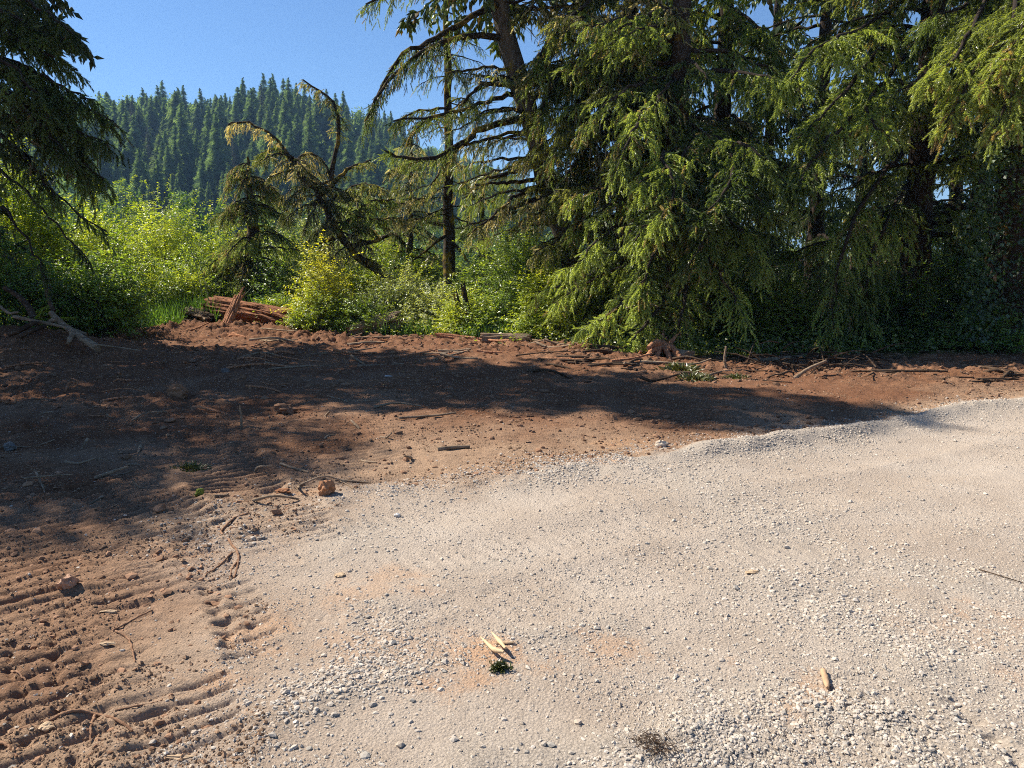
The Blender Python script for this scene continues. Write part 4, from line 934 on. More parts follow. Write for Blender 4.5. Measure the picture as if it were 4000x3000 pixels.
def far_leafy(h, R, nb, c0, c1):
    ac = Acc(); tube(ac, [A3(0, 0, -1), A3(0, 0, h * .6)], np.array([.35, .15]), 5, (.09, .08, .07))
    u = nz(rng.normal(0, 1, (nb, 3))); lump = 1 + .55 * fbm(u[:, 0] * 2.6 + h, u[:, 1] * 2.6 + u[:, 2] * 2.2, int(h * 10), 2)[:, None]
    p = A3(0, 0, h * .6) + u * lump * rng.uniform(.55, 1, (nb, 1)) * A3(R, R, h * .4)
    q = (p[:, None] + rng.normal(0, .45, (nb, 3, 3))).reshape(-1, 3); n = len(q); t = rng.random((n, 1))
    inst(ac, *LEAF, q, rng.normal(0, 1, (n, 3)), 1.15 * rng.uniform(.6, 1.3, n), .9, rng.random(n) * 6, np.array(c0) * (1 - t) + np.array(c1) * t)
    return ac
CD, CM = (.06, .10, .055), (.27, .36, .17)
PROTO = [('far_conifer', far_conifer(25, 5.6, 250, CD, CM)), ('far_conifer', far_conifer(27, 6.0, 260, CD, CM)), ('far_conifer', far_conifer(23, 5.0, 230, CD, (.30, .39, .18))), ('far_conifer', far_conifer(29, 5.2, 260, CD, CM, .2)),
         ('far_conifer', far_conifer(24, 6.6, 260, (.04, .066, .038), (.29, .37, .19))), ('far_leafy_tree', far_leafy(20, 5.2, 420, (.075, .13, .05), (.36, .46, .18))), ('far_leafy_tree', far_leafy(15, 4.6, 330, (.08, .13, .06), (.38, .47, .21))), ('far_snag', far_conifer(24, 4.2, 260, (.16, .145, .13), (.30, .27, .24), .05, True))]
pts = []
r2 = np.random.default_rng(3)
cell = 5.6
for gy in np.arange(YB + 2, 470, cell):
    for gx in np.arange(-.72 * gy - 20, .55 * gy, cell):
        x_, y_ = gx + r2.uniform(-.45, .45) * cell, gy + r2.uniform(-.45, .45) * cell
        p_ = x_ / y_ * F * CP + 1106
        if p_ < -140 or p_ > 1560: continue
        if hill(np.array(x_), np.array(y_)) < -.5 and y_ > 200: continue
        dens_ = fbm(np.array(x_ * .02), np.array(y_ * .02), 210, 2)
        if dens_ < -.42: continue
        lf_ = fbm(np.array(x_ * .013 + 40), np.array(y_ * .013), 215, 2) + r2.normal(0, .12)
        kind_ = r2.choice([5, 6]) if lf_ > .11 else (7 if r2.random() < .035 else r2.integers(0, 5))
        sc_ = (r2.uniform(.30, .66)) * (.55 + .45 * min(1, max(0, (y_ - YB) / 60)))
        pts.append((x_, y_, float(hill(np.array(x_), np.array(y_))), int(kind_), sc_, r2.random() * 6.3))
pts.append((*W(300, 430, 235)[:2], float(hill(*W(300, 430, 235)[:2])), 7, .72, 1.0)); pts.append((*W(394, 430, 245)[:2], float(hill(*W(394, 430, 245)[:2])), 4, .78, 2.0))
def cover(p):                                         # how large the tree shows and whether a nearer one hides it
    return p[4] / p[1]
pts.sort(key=cover, reverse=True)
skyl = lambda p: p[1] > 385
vis = [p for p in pts if -40 < p[0] / p[1] * F * CP + 1106 < 1330]
front = [p for p in vis if not skyl(p)][:190] + [p for p in vis if skyl(p)][:95]
fs = set(id(p) for p in front)
rest = [p for p in pts if id(p) not in fs]
meshes = {}
def far_label(p):
    kx = 'leafy' if p[3] in (5, 6) else 'snag' if p[3] == 7 else 'conifer'
    zone = 'ridge' if skyl(p) else 'foot' if p[1] < 215 else 'slope'
    txt = {'conifer': 'dark pointed conifer', 'leafy': 'lighter green rounded tree', 'snag': 'grey bare-limbed dead conifer'}[kx]
    wh = {'ridge': 'on the skyline of the far hill', 'foot': 'at the foot of the far hill', 'slope': 'on the slope of the far hill'}[zone]
    return f'{txt} {wh}', f'{kx} trees of the hill {zone}'
for p in front:
    nm, ac = PROTO[p[3]]
    if p[3] not in meshes:
        o = ac.build(nm, M_FAR); meshes[p[3]] = o
    else:
        o = meshes[p[3]].copy(); col.objects.link(o)
    o.location = p[:3]; o.rotation_euler = (0, 0, p[5]); o.scale = (p[4] * r2.uniform(1.05, 1.4), p[4] * 1.15, p[4] * r2.uniform(.9, 1.12))
    lb, gp = far_label(p); tag(o, lb, 'tree', gp)
big = Acc()
cache = {}
for p in rest:
    if p[3] not in cache:
        a_ = PROTO[p[3]][1]; cache[p[3]] = (np.concatenate(a_.v), a_.f, a_.c)
    v_, f_, c_ = cache[p[3]]
    ca, sa = math.cos(p[5]), math.sin(p[5])
    vv = np.stack([(v_[:, 0] * ca - v_[:, 1] * sa) * p[4] + p[0], (v_[:, 0] * sa + v_[:, 1] * ca) * p[4] + p[1], v_[:, 2] * p[4] + p[2]], 1)
    n0 = big.n
    big.v.append(vv); big.n += len(vv)
    for f, c in zip(f_, c_): big.f.append(f + n0); big.c.append(np.asarray(c))
tag(big.build('hill_forest', M_FAR), 'mass of dark conifers filling the rest of the far hill', 'forest', kind='stuff')
print('hill trees', len(front), len(rest))

# scattered bushes and young trees in the valley meadow
VAL = [(310, 95, 430, 60), (365, 110, 432, 70), (420, 80, 440, 60), (470, 120, 455, 60), (250, 90, 440, 60), (640, 75, 490, 55), (700, 90, 470, 60), (800, 100, 480, 60), (880, 80, 500, 60), (760, 65, 520, 50), (1010, 130, 530, 60), (1090, 110, 520, 60), (1180, 80, 500, 70), (580, 100, 470, 60), (160, 100, 420, 70), (60, 90, 400, 80),
       (1500, 75, 470, 110), (1600, 60, 500, 90), (1700, 70, 455, 120), (1830, 60, 480, 110), (1960, 66, 470, 120), (2080, 60, 460, 110), (2190, 64, 450, 110), (1390, 80, 480, 100)]
for x_, Y_, tp, hw in VAL:
    w_ = W(x_, 600, Y_); hgt = top(tp, Y_) + 1.0; r_ = hw * Y_ / F
    a_ = Acc(); nb = 420
    u = nz(rng.normal(0, 1, (nb, 3))); u[:, 2] = np.abs(u[:, 2]); lump = 1 + .5 * fbm(u[:, 0] * 2.3 + x_, u[:, 1] * 2 + u[:, 2] * 2.2, 230, 2)[:, None]
    p_ = u * lump * rng.uniform(.5, 1, (nb, 1)) * A3(r_, r_ * .8, hgt)
    q = (p_[:, None] + rng.normal(0, .22, (nb, 6, 3))).reshape(-1, 3); n = len(q); tt = np.clip(rng.normal(.45, .3, (n, 1)), 0, 1)
    lp = LP_PALE if x_ > 1350 else LP_GREEN
    inst(a_, *LEAF, q, rng.normal(0, 1, (n, 3)), (.16 + .003 * Y_) * rng.uniform(.6, 1.3, n), .14 + .002 * Y_, rng.random(n) * 6, np.array(lp[0]) * (1 - tt) + np.array(lp[1]) * tt)
    a_.v = [v + A3(w_[0], Y_, -1.0) for v in a_.v]
    tube(a_, [A3(w_[0], Y_, -1.2), A3(w_[0], Y_, hgt * .6)], np.array([.12, .03]), 5, (.05, .04, .03))
    tag(a_.build('meadow_bush', M_FAR, loc=(w_[0], Y_, -1.0)), ('leafy bush in the valley meadow below the hill' if x_ < 1350 else 'sunlit pale tree far behind the right hand spruces'), 'bush' if x_ < 1350 else 'tree', 'bushes in the valley meadow' if x_ < 1350 else 'sunlit trees far behind the right spruces')

rng = np.random.default_rng(27)
# ---------------------------------------------------------------- logs, stumps, sticks
def timber(name, A, B, rA, rB, mat, label=None, cat='log', group=None, ridges=.22, seed=0, jag=.12, squash=.85, bend=0.0, n=34, k=56, parent=None, fine=.05, groove=0.0):
    """weathered log or splintered post between A and B with grain ridges and torn ends"""
    A, B = np.asarray(A, float), np.asarray(B, float)
    L = np.linalg.norm(B - A); X = (B - A) / L
    Yv = nz(np.cross(A3(0, 0, 1) if abs(X[2]) < .9 else A3(0, 1, 0), X)); Z = np.cross(X, Yv)
    a = np.arange(k) * 2 * PI / k; s = np.linspace(0, 1, n)
    S, An = np.meshgrid(s, a, indexing='ij')
    ca, sa = np.cos(An), np.sin(An)
    R = (rA * (1 - S) + rB * S)
    g = 1 - 2 * np.abs(fbm(ca * 2.2 + seed * 3.1 + S * .5, sa * 2.2 + S * .35, 300 + seed, 3, .6))
    g2 = fbm(ca * 9 + S * .8, sa * 9 + seed, 310 + seed, 2)
    g3 = fbm(S * 5, An * 1.2 + seed, 320 + seed, 2)
    R = R * (1 + ridges * (g - .65) + fine * 2 * g2 + .10 * g3)
    R = R * (1 - groove * np.exp(-((An - PI - .35 + .25 * fbm(S * 3, S * 0 + seed, 350, 2)) / .42) ** 2) * sstep(0, .1, S))
    xs = S * L
    jg = fbm(ca * 3 + seed, sa * 3, 330 + seed, 3, .7) * jag * 2.2
    xs = xs + jg * np.clip((S - .8) / .2, 0, 1) - fbm(ca * 3 + 9, sa * 3 + seed, 340 + seed, 3, .7) * jag * 2.2 * np.clip((.2 - S) / .2, 0, 1)
    C = A[None, None] + X * xs[..., None] + (Yv * (ca * R)[..., None] + Z * (sa * R * squash)[..., None]) + Z * (bend * np.sin(S * PI))[..., None]
    ac = Acc(); i = np.arange(n - 1)[:, None] * k; j = np.arange(k)[None]; j2 = (j + 1) % k
    ac.add(C.reshape(-1, 3), np.stack([i + j, i + k + j, i + k + j2, i + j2], -1).reshape(-1, 4))
    for ring, cen, fl in ((0, A + X * jag * .5, 1), (n - 1, B - X * jag * .5, 0)):
        inner = cen + (C[ring] - C[ring].mean(0)) * .55 + X * (rng.normal(0, jag * .35, (k, 1)))
        vv = np.vstack([C[ring], inner, cen[None]])
        f4 = [((q + 1) % k, q, k + q, k + (q + 1) % k) if fl == 0 else (q, (q + 1) % k, k + (q + 1) % k, k + q) for q in range(k)]
        f3 = [(k + (q + 1) % k, k + q, 2 * k) if fl == 0 else (k + q, k + (q + 1) % k, 2 * k) for q in range(k)]
        b0 = ac.n; ac.add(vv, f4); ac.add(np.zeros((0, 3)), np.array(f3) + b0 - ac.n)
    if parent is not None: return ac.build(name, mat, parent, False)
    o = ac.build(name, mat, None, False, loc=A)
    if abs(X[2]) < .99:                                # local x along the grain
        pass
    return tag(o, label, cat, group)

def grain(mat_from, name, stretch):
    return mat_from

# the big red rotten log
gA, gB = W(462, 676, 20.6), W(628, 694, 18.9)
t = thing('rotten_log', (gA + gB) / 2 - A3(0, 0, .4), 'big splintered red rotten log lying at the left end of the clearing', 'log')
timber('log_body', gA, gB, .50, .34, M_ROT, parent=t, groove=.42, fine=.035, ridges=.17, seed=1, jag=.16, n=46, k=84, squash=.92)
timber('slab', W(566, 678, 18.7), W(640, 697, 18.25), .17, .13, M_ROT, parent=t, ridges=.35, seed=2, jag=.12, squash=.8)
timber('slab', W(470, 650, 20.3), W(560, 662, 19.3), .15, .10, M_ROT, parent=t, ridges=.32, seed=3, jag=.12, squash=.6)
timber('slab', W(455, 668, 20.2), W(500, 672, 19.8), .13, .08, M_ROT, parent=t, ridges=.32, seed=4, jag=.12, squash=.6)
sp = Acc()
for q in range(60):
    s_ = rng.random(); p = gA * (1 - s_) + gB * s_ + A3(rng.normal(0, .1), -rng.random() * .3, rng.uniform(.1, .42) * (1 - .3 * s_))
    inst(sp, *SPIN, [p], [(gB - gA) + rng.normal(0, .14, 3)], rng.uniform(.2, .6), rng.uniform(.01, .025), [rng.random() * 6], (1, 1, 1))
sp.build('splinters', M_ROT, t)
t2 = thing('leaning_post', W(490, 706, 18.2), 'splintered orange wood post leaning against the rotten log', 'post')
timber('shaft', W(487, 707, 18.2), W(514, 640, 18.75), .155, .10, M_ROT2, parent=t2, ridges=.28, seed=5, jag=.1, squash=.65)
timber('spike', W(510, 652, 18.7), W(525, 622, 18.95), .065, .02, M_ROT2, parent=t2, ridges=.4, seed=6, jag=.05, squash=.7)
timber('spike', W(515, 650, 18.75), W(528, 634, 18.9), .05, .02, M_ROT2, parent=t2, ridges=.4, seed=7, jag=.05, squash=.7)
timber('rotten_stump', W(395, 684, 20.4), W(452, 694, 19.4), .34, .22, M_DARKWOOD, 'dark rotten stump heap left of the red log', 'stump', None, .5, 8, .2)
timber('rotten_slab', W(408, 668, 19.9), W(448, 690, 19.2), .10, .08, M_WOOD, 'grey wood slab leaning on the dark stump heap', 'slab', None, .4, 9, .08)
timber('wood_chunk', W(490, 714, 17.6), W(540, 716, 17.5), .14, .11, M_ROT2, 'orange wood chunk half buried below the leaning post', 'wood chunk', None, .4, 10, .08, .6)
timber('wood_chunk', W(500, 724, 16.9), W(530, 730, 16.5), .10, .06, M_ROT2, 'pointed tan wood chunk in front of the buried orange chunk', 'wood chunk', None, .4, 11, .08, .6)
timber('broken_log', W(752, 714, 17.3), W(856, 692, 17.7), .12, .25, M_WOOD, 'chunky broken log half hidden under the pale willow bush', 'log', None, .35, 12, .1)
timber('cut_log', W(1040, 731, 15.3), W(1143, 734, 15.2), .15, .13, M_WOOD, 'pale debarked cut log lying at the edge of the dirt', 'log', None, .25, 13, .05, .85, fine=.03)
timber('cut_log', W(945, 727, 16.0), W(1030, 735, 15.7), .09, .08, M_ROT2, 'thin reddish log buried left of the pale cut log', 'log', None, .35, 14, .06)
timber('snapped_sapling', W(1003, 718, 17.0), W(985, 640, 17.1), .085, .05, M_MOSSY, 'left of two broken mossy stems standing in the bushes', 'broken stem', None, .3, 15, .12, 1, .05)
timber('snapped_sapling', W(1016, 716, 16.8), W(1001, 622, 16.9), .095, .045, M_MOSSY, 'right and taller of two broken mossy stems, splintered orange tip', 'broken stem', None, .3, 16, .14, 1, .06)
timber('wood_chunk', W(1452, 768, 12.8), W(1492, 770, 12.6), .13, .10, M_WOOD, 'pale angular stump piece at the foot of the sweeping boughs', 'wood chunk', None, .3, 17, .06, .9)
t = thing('root_stump', W(1432, 770, 12.9), 'upturned brown root stump under the sweeping boughs', 'stump')
timber('stump_body', W(1425, 762, 12.9), W(1442, 732, 13.1), .2, .15, M_ROT2, parent=t, ridges=.5, seed=18, jag=.1, squash=.9)
for q, (x_, y_) in enumerate(((1395, 775), (1412, 785), (1448, 782), (1470, 772), (1400, 752))):
    ac = Acc(); P = [W(1432, 746, 12.9), W((1432 + x_) / 2, (745 + y_) / 2 - 8, 12.75), W(x_, y_, 12.5)]
    tube(ac, catmull(P, 9), np.linspace(.09, .035, 9), 7, rough=.15); ac.build('root', M_ROT2, t, True)

def stick(pts, r0, r1, label, mat=M_WOOD, name='stick', cat='stick', group='broken sticks and branches on the dirt', k=7, n=12, rough=.1, twigs=()):
    ac = Acc(); C = catmull(pts, n); tube(ac, C, np.linspace(r0, r1, n), k, rough=rough)
    for tp in twigs: tube(ac, catmull(tp, 6), np.linspace(r1 * .9, r1 * .5, 6), 5, rough=.1)
    return tag(ac.build(name, mat, None, True, loc=C[0]), label, cat, group)
# the brush heap at the left
stick(px((110, 676, 13.6), (135, 700, 13.3), (165, 722, 13.0), (212, 752, 12.6)), .048, .068, 'thick barkless branch slanting down to the dirt, leftmost big one', M_WOOD, 'fallen_branch', 'branch', None, 9, 14, .08, (px((125, 690, 13.4), (114, 692, 13.3), (104, 698, 13.3)), px((160, 718, 13), (150, 735, 12.8), (148, 742, 12.8))))
stick(px((30, 684, 13.4), (70, 692, 13.3), (110, 700, 13.2), (160, 712, 13.1), (186, 722, 13)), .034, .024, 'long pale branch crossing under the slanting one', M_WOOD, 'fallen_branch', 'branch', None, 7, 14)
stick(px((10, 622, 14.2), (40, 640, 14), (62, 664, 13.8), (75, 690, 13.5)), .045, .065, 'dark curved branch rising at the far left', M_DARKWOOD, 'fallen_branch', 'branch', None, 8, 12)
stick(px((95, 598, 14.2), (105, 645, 13.9), (116, 672, 13.8)), .03, .04, 'thin upright dead stem behind the fallen branches', M_DARKWOOD, 'dead_stem', 'dead stem', None)
stick(px((20, 722, 12.9), (45, 712, 12.9), (68, 700, 13.0), (84, 698, 13.1)), .05, .04, 'bent grey root under the pale crossing branch', M_DARKWOOD, 'root', 'root', None, 9)
stick(px((44, 726, 12.8), (62, 718, 12.8), (82, 710, 12.9), (100, 704, 13)), .045, .035, 'second bent grey root beside the first', M_DARKWOOD, 'root', 'root', None, 9)
stick(px((205, 744, 12.6), (240, 748, 12.6), (300, 757, 12.5)), .018, .012, 'thin pale twig running right from the foot of the slanting branch', M_WOOD)
stick(px((0, 662, 13.8), (20, 676, 13.6), (40, 674, 13.6)), .03, .02, 'short pale root end at the far left edge', M_WOOD, 'root', 'root', None)
for q, (pts, lb) in enumerate((((( 70, 700), (84, 684), (94, 668), (104, 664)), 'yellow-green fern frond standing behind the crossing branches'), (((108, 700), (130, 690), (160, 688)), 'yellow-green fern frond lying right of the standing one'))):
    ac = Acc(); C = catmull(px(*pts, Y=13.5), 16); tube(ac, C, .008, 4, (.2, .22, .05), cap=False)
    for i in range(2, 16):
        for s in (-1, 1):
            inst(ac, *LEAF, [C[i]], [A3(.3, -.5 * s, .5 * s)], .13 * (1 - i / 20), .05, [0.0], (.22, .27, .05))
    tag(ac.build('fern_frond', M_LEAF, loc=C[0]), lb, 'fern', None)
ac = Acc(); c_ = G(1740, 800)                          # brush heap right
t = thing('brush_heap', (c_[0], c_[1], gz(c_[0], c_[1])), 'tangle of thin twigs heaped before the shaded bough', 'brush heap')
for q in range(70):
    p0 = c_ + A3(rng.normal(0, .45), rng.normal(0, .3), abs(rng.normal(.08, .1)) + gz(c_[0], c_[1])); d = rng.normal(0, 1, 3) * A3(1, .7, .3)
    tube(ac, catmull([p0, p0 + d * .2 + A3(0, 0, .04), p0 + d * .4], 5), np.linspace(.014, .004, 5), 4, cap=False)
ac.build('twigs', M_DARKWOOD, t)
DEAD = [(((1567, 802), (1565, 780), (1568, 756)), .022, .014, 'short stick standing upright in the dirt near the root stump', 1), (((1716, 822), (1745, 802), (1785, 784)), .03, .018, 'pale stick propped slantwise on the twig heap', 1),
        (((1625, 788), (1680, 776), (1735, 772)), .045, .03, 'long brown branch lying left of the twig heap', 0), (((1265, 768), (1310, 772), (1345, 780)), .03, .018, 'pale curved stick on the dirt below the sweeping bough tips', 0),
        (((1690, 728), (1720, 745), (1750, 760)), .03, .02, 'dark branch sloping into the twig heap', 1), (((1515, 822), (1560, 806), (1600, 805)), .02, .012, 'thin stick lying left of the upright stick', 0)]
for pts, r0, r1, lb, air in DEAD:
    if air:
        g = G(pts[0][0], pts[0][1] if pts[0][1] > pts[-1][1] else pts[-1][1]); P = px(*pts, Y=g[1])
        dz = gz(P[0][0], P[0][1]) ; P = [p + A3(0, 0, dz) for p in P]
    else:
        P = [G(*p) for p in pts]; P = [A3(p[0], p[1], gz(p[0], p[1]) + r0 * .6) for p in P]
    stick(P, r0, r1, lb, M_WOOD if 'dark' not in lb else M_DARKWOOD)
# named pieces lying in the foreground
def ground_line(pts, lift=.006):
    P = [G(*p) for p in pts]; return [A3(p[0], p[1], gz(p[0], p[1]) + lift) for p in P]
def roots(label, lines, mat=M_ROT2, name='root', cat='root'):
    t = None; ac = Acc()
    for pts, r0, r1 in lines:
        C = catmull(ground_line(pts, r0 * .8), 16) + rng.normal(0, r0 * .25, (16, 3)); tube(ac, C, np.linspace(r0, r1, 16), 6, rough=.18)
    return tag(ac.build(name, mat, None, True, loc=ac.v[0][0]), label, cat, 'bare roots torn up with the soil')
M_ROOT = bark('bare_root', (.16, .085, .05), (.40, .24, .15), None, 0, 9, (1, 1, 1), .5)
roots('forked reddish root curving on the edge of the road', [(((535, 1128), (505, 1140), (480, 1157), (478, 1165), (500, 1190), (515, 1215), (514, 1235), (505, 1258)), .008, .006), (((514, 1228), (502, 1240), (496, 1262)), .006, .003), (((502, 1212), (478, 1232), (443, 1255)), .006, .004)], M_ROOT)
roots('long reddish root across the cleat marks at the lower left', [(((40, 1582), (100, 1565), (160, 1550), (210, 1545), (250, 1562), (285, 1582)), .007, .005), (((205, 1545), (192, 1520), (185, 1500)), .004, .002), (((205, 1546), (198, 1580), (196, 1610)), .006, .003), (((160, 1550), (140, 1540), (120, 1536)), .005, .003)], M_ROOT)
roots('thin grey root in the dirt above the lower cleat marks', [(((245, 1372), (275, 1358), (330, 1325)), .005, .004), (((250, 1374), (278, 1385), (285, 1410), (293, 1440)), .006, .003), (((246, 1370), (252, 1350), (256, 1335)), .004, .002)], M_ROOT)
roots('hair-thin root winding on the pale dirt at lower left', [(((250, 1545), (300, 1535), (345, 1520), (352, 1505)), .004, .003)], M_ROOT)
roots('loose thin root at the extreme lower left', [(((25, 1445), (40, 1458), (55, 1470)), .005, .003), (((0, 1610), (20, 1620), (35, 1640)), .006, .004)], M_ROOT)
def chunk(label, p, r, c, name='wood_chunk', cat='wood chunk', seed=0, sc_=(1, .8, .9), mat=None):
    g = G(*p); ac = Acc(); 
    v = ICO_V.copy(); f = ICO_F
    for _ in range(2):
        mid = {}; vl = list(v); nf = []
        def mp_(a, b):
            k_ = (min(a, b), max(a, b))
            if k_ not in mid: mid[k_] = len(vl); vl.append(nz((vl[a] + vl[b]) / 2))
            return mid[k_]
        for a, b, c3 in f:
            ab, bc, ca = mp_(a, b), mp_(b, c3), mp_(c3, a); nf += [(a, ab, ca), (b, bc, ab), (c3, ca, bc), (ab, bc, ca)]
        v, f = np.array(vl), np.array(nf)
    d = 1 + .55 * fbm(v[:, 0] * 1.7 + seed * 7, v[:, 1] * 1.7 + v[:, 2] * 1.9, 400 + seed, 3, .6)
    v = v * d[:, None] * r * np.array(sc_)
    z = gz(g[0], g[1]); ac.add(v + A3(g[0], g[1], z + r * sc_[2] * .55), f, np.array(c) * rng.uniform(.75, 1.2, (len(f), 1)))
    return tag(ac.build(name, mat or M_CHIP, None, False, loc=(g[0], g[1], z)), label, cat)
chunk('reddish stump chunk sitting on the gravel ridge', (706, 1080), .062, (.34, .17, .09), seed=1, sc_=(.85, .8, 1.0))
chunk('dark red clod beside the reddish stump chunk', (612, 1083), .04, (.26, .12, .06), seed=2, sc_=(1.3, .9, .5), name='clod', cat='clod')
chunk('small pinkish wood chunk sunk in the dirt at the left', (150, 1285), .045, (.36, .22, .15), seed=3)
chunk('brown clod in the shade left of the middle of the clearing', (616, 893), .10, (.20, .11, .065), name='clod', cat='clod', seed=4, sc_=(1.3, .9, .7))
chunk('clod with pale crust on the rough dirt above the track marks', (385, 858), .13, (.26, .14, .08), name='clod', cat='clod', seed=5)
chunk('pale stone lying on the dirt near the gravel berm', (1428, 970), .055, (.55, .46, .36), name='stone', cat='stone', seed=6, sc_=(1, .8, .8))
chunk('grey stone at the left edge of the shaded dirt', (22, 975), .05, (.17, .16, .15), name='stone', cat='stone', seed=7)
chunk('small grey stone on the shaded dirt below the log', (488, 808), .06, (.16, .14, .13), name='stone', cat='stone', seed=8)
chunk('white chip of litter on the dark shaded dirt', (840, 819), .04, (.5, .47, .45), name='white_chip', cat='wood chip', seed=9, sc_=(1.5, .8, .35))
chunk('mossy clod at the near end of the berm shadow', (433, 1087), .03, (.16, .18, .03), name='clod', cat='clod', seed=10)
# moss clump with two torn wood strips on the road
g = G(1078, 1445); z = gz(g[0], g[1])
t = thing('torn_wood', (g[0], g[1], z), 'two pale torn wood strips with a green moss clump on the gravel', 'wood strips')
for a_, b_, m_ in (((1088, 1428), (1038, 1390), (1066, 1418)), ((1092, 1420), (1062, 1380), (1078, 1402))):
    ac = Acc(); C = catmull(ground_line((a_, m_, b_), .018), 12); C[:, 2] += np.linspace(.02, .006, 12)
    tube(ac, C, np.concatenate([np.linspace(.006, .011, 6), np.linspace(.010, .002, 6)]), 6, (.62, .44, .26), rough=.15); ac.build('strip', M_CHIP, t, True)
ac = Acc(); n = 420
u = nz(rng.normal(0, 1, (n, 3))); u[:, 2] = np.abs(u[:, 2])
lm = 1 + 1.1 * fbm(u[:, 0] * 2.2 + 4, u[:, 1] * 2.2 + u[:, 2] * 2, 460, 2)[:, None]
inst(ac, *SPIN, A3(g[0], g[1], z) + u * .032 * lm * A3(1.1, 1, .8) * rng.uniform(.2, 1, (n, 1)), u + rng.normal(0, .7, u.shape), .018 * rng.uniform(.5, 1.5, n), .003, rng.random(n) * 6, np.array((.06, .075, .012)) + rng.random((n, 1)) * np.array((.07, .075, .01)))
ac.build('moss', M_LEAF, t)
def moss(label, p, r, n=260):
    g = G(*p); z = gz(g[0], g[1]); ac = Acc(); u = nz(rng.normal(0, 1, (n, 3))); u[:, 2] = np.abs(u[:, 2]) * .5
    inst(ac, *SPIN, A3(g[0], g[1], z) + u * r * rng.uniform(.2, 1, (n, 1)) * A3(1.3, 1, .6), u + rng.normal(0, .5, u.shape), r * .5, r * .05, rng.random(n) * 6, np.array((.10, .11, .02)) + rng.random((n, 1)) * np.array((.10, .10, .03)))
    tag(ac.build('moss_tuft', M_LEAF, loc=(g[0], g[1], z)), label, 'moss', 'moss and grass tufts on the dirt')
moss('yellow-green moss tuft beside the curved track marks', (408, 1014), .11)
moss('moss tuft on the lit dirt below the root stump', (1500, 826), .2); moss('moss tuft right of the root stump on the dirt', (1470, 805), .25, 300)
moss('moss tuft in the sun left of the twig heap', (1590, 818), .16); moss('small moss tuft on the lower left road edge', (433, 1085), .03, 120)
ac = Acc(); C = catmull(ground_line(((1778, 1446), (1783, 1465), (1788, 1487)), .012), 10)
tube(ac, C, np.array([.008, .012, .013, .012, .013, .012, .011, .012, .01, .006]), 7, (.46, .30, .18), rough=.18)
tag(ac.build('wood_stick', M_CHIP, None, True, loc=C[0]), 'short tan wood stick lying on the orange stain of the road', 'stick')
stick(ground_line(((1180, 1002), (1150, 1003), (1125, 1004)), .02) if False else ground_line(((945, 984), (985, 981), (1015, 979)), .015), .02, .014, 'brown stick lying on the sunlit dirt in the middle')
stick(ground_line(((862, 917), (900, 914), (950, 912), (985, 909)), .02), .014, .01, 'long thin stick along the lower edge of the shadow')
stick(ground_line(((2115, 1222), (2150, 1232), (2212, 1250)), .008), .0035, .0025, 'thin dark twig on the gravel at the right edge', M_DARKWOOD)
stick([A3(*p) for p in (lambda q: [q + A3(0, 0, gz(q[0], q[1])), q + A3(.01, 0, .12), q + A3(.0, .0, .24)])(G(521, 928))], .014, .008, 'thin stick standing upright by the curved track marks')
for p, lb, sc_ in (((1625, 1240), 'tan wood chip on the gravel at the right', (1.6, .9, .35)), ((733, 1252), 'cream wood chip on the road at the left', (1.3, 1, .4)), ((858, 1126), 'white stone on the road left of the middle', (1, .8, .6)), ((1092, 1395), 'tan sliver beside the torn wood strips', (1.8, .4, .3)), ((235, 1330), 'pale sliver on the lower left dirt', (1.7, .5, .3)), ((385, 1635), 'pale orange sliver at the bottom left', (2, .5, .3)), ((232, 1402), 'short pale chip by the thin grey root', (1.6, .5, .3)), ((100, 1580), 'round tan wood chip at the end of the long reddish root', (1, .9, .5))):
    chunk(lb, p, .022, (.46, .33, .21) if 'white' not in lb else (.55, .52, .49), 'wood_chip' if 'chip' in lb or 'sliver' in lb else 'stone', 'wood chip' if 'stone' not in lb else 'stone', int(p[0]), sc_)
g = G(1410, 1622); z = gz(g[0], g[1]); ac = Acc(); n = 300
inst(ac, *SPIN, A3(g[0], g[1], z + .005) + rng.normal(0, 1, (n, 3)) * A3(.035, .03, .004), rng.normal(0, 1, (n, 3)) * A3(1, 1, .25), .03, .0013, rng.random(n), np.array((.07, .045, .03)) * rng.uniform(.6, 1.6, (n, 1)))
tag(ac.build('needle_tuft', M_CHIP, loc=(g[0], g[1], z)), 'dark tuft of dry needles on the gravel at the bottom', 'needle tuft')
# bigger loose stones, each its own thing
ac = Acc(); ST = []
big_px = [(150, 1500), (865, 1610), (1148, 1352), (620, 1512), (640, 1535), (790, 1634), (980, 1600), (1190, 1612), (1175, 1612), (805, 1525), (1830, 1350), (1290, 1468), (1460, 1455), (1000, 1395), (960, 1435), (1100, 1375), (590, 1600), (790, 1310), (1880, 1265), (1560, 1420), (1250, 1560), (1345, 1480), (845, 1545), (905, 1480), (1655, 1105), (1930, 1610), (2010, 1560), (1640, 1380), (1720, 1280), (1590, 1270), (1500, 1220), (1320, 1290), (700, 1420), (560, 1560), (420, 1585), (1455, 1130), (1240, 1215), (1040, 1150), (1700, 1180), (2060, 1200), (1960, 1120), (2130, 1050), (1850, 1050)]
for q, p in enumerate(big_px):
    g = G(*p); a_ = Acc(); pebbles(a_, np.array([g[0]]), np.array([g[1]]), np.array([rng.uniform(.009, .016)]), .3, peb_col(1))
    tag(a_.build('stone', M_STONE, loc=(g[0], g[1], gz(g[0], g[1]))), 'loose grey pebble lying on the gravel road', 'stone', 'larger pebbles lying loose on the gravel road')
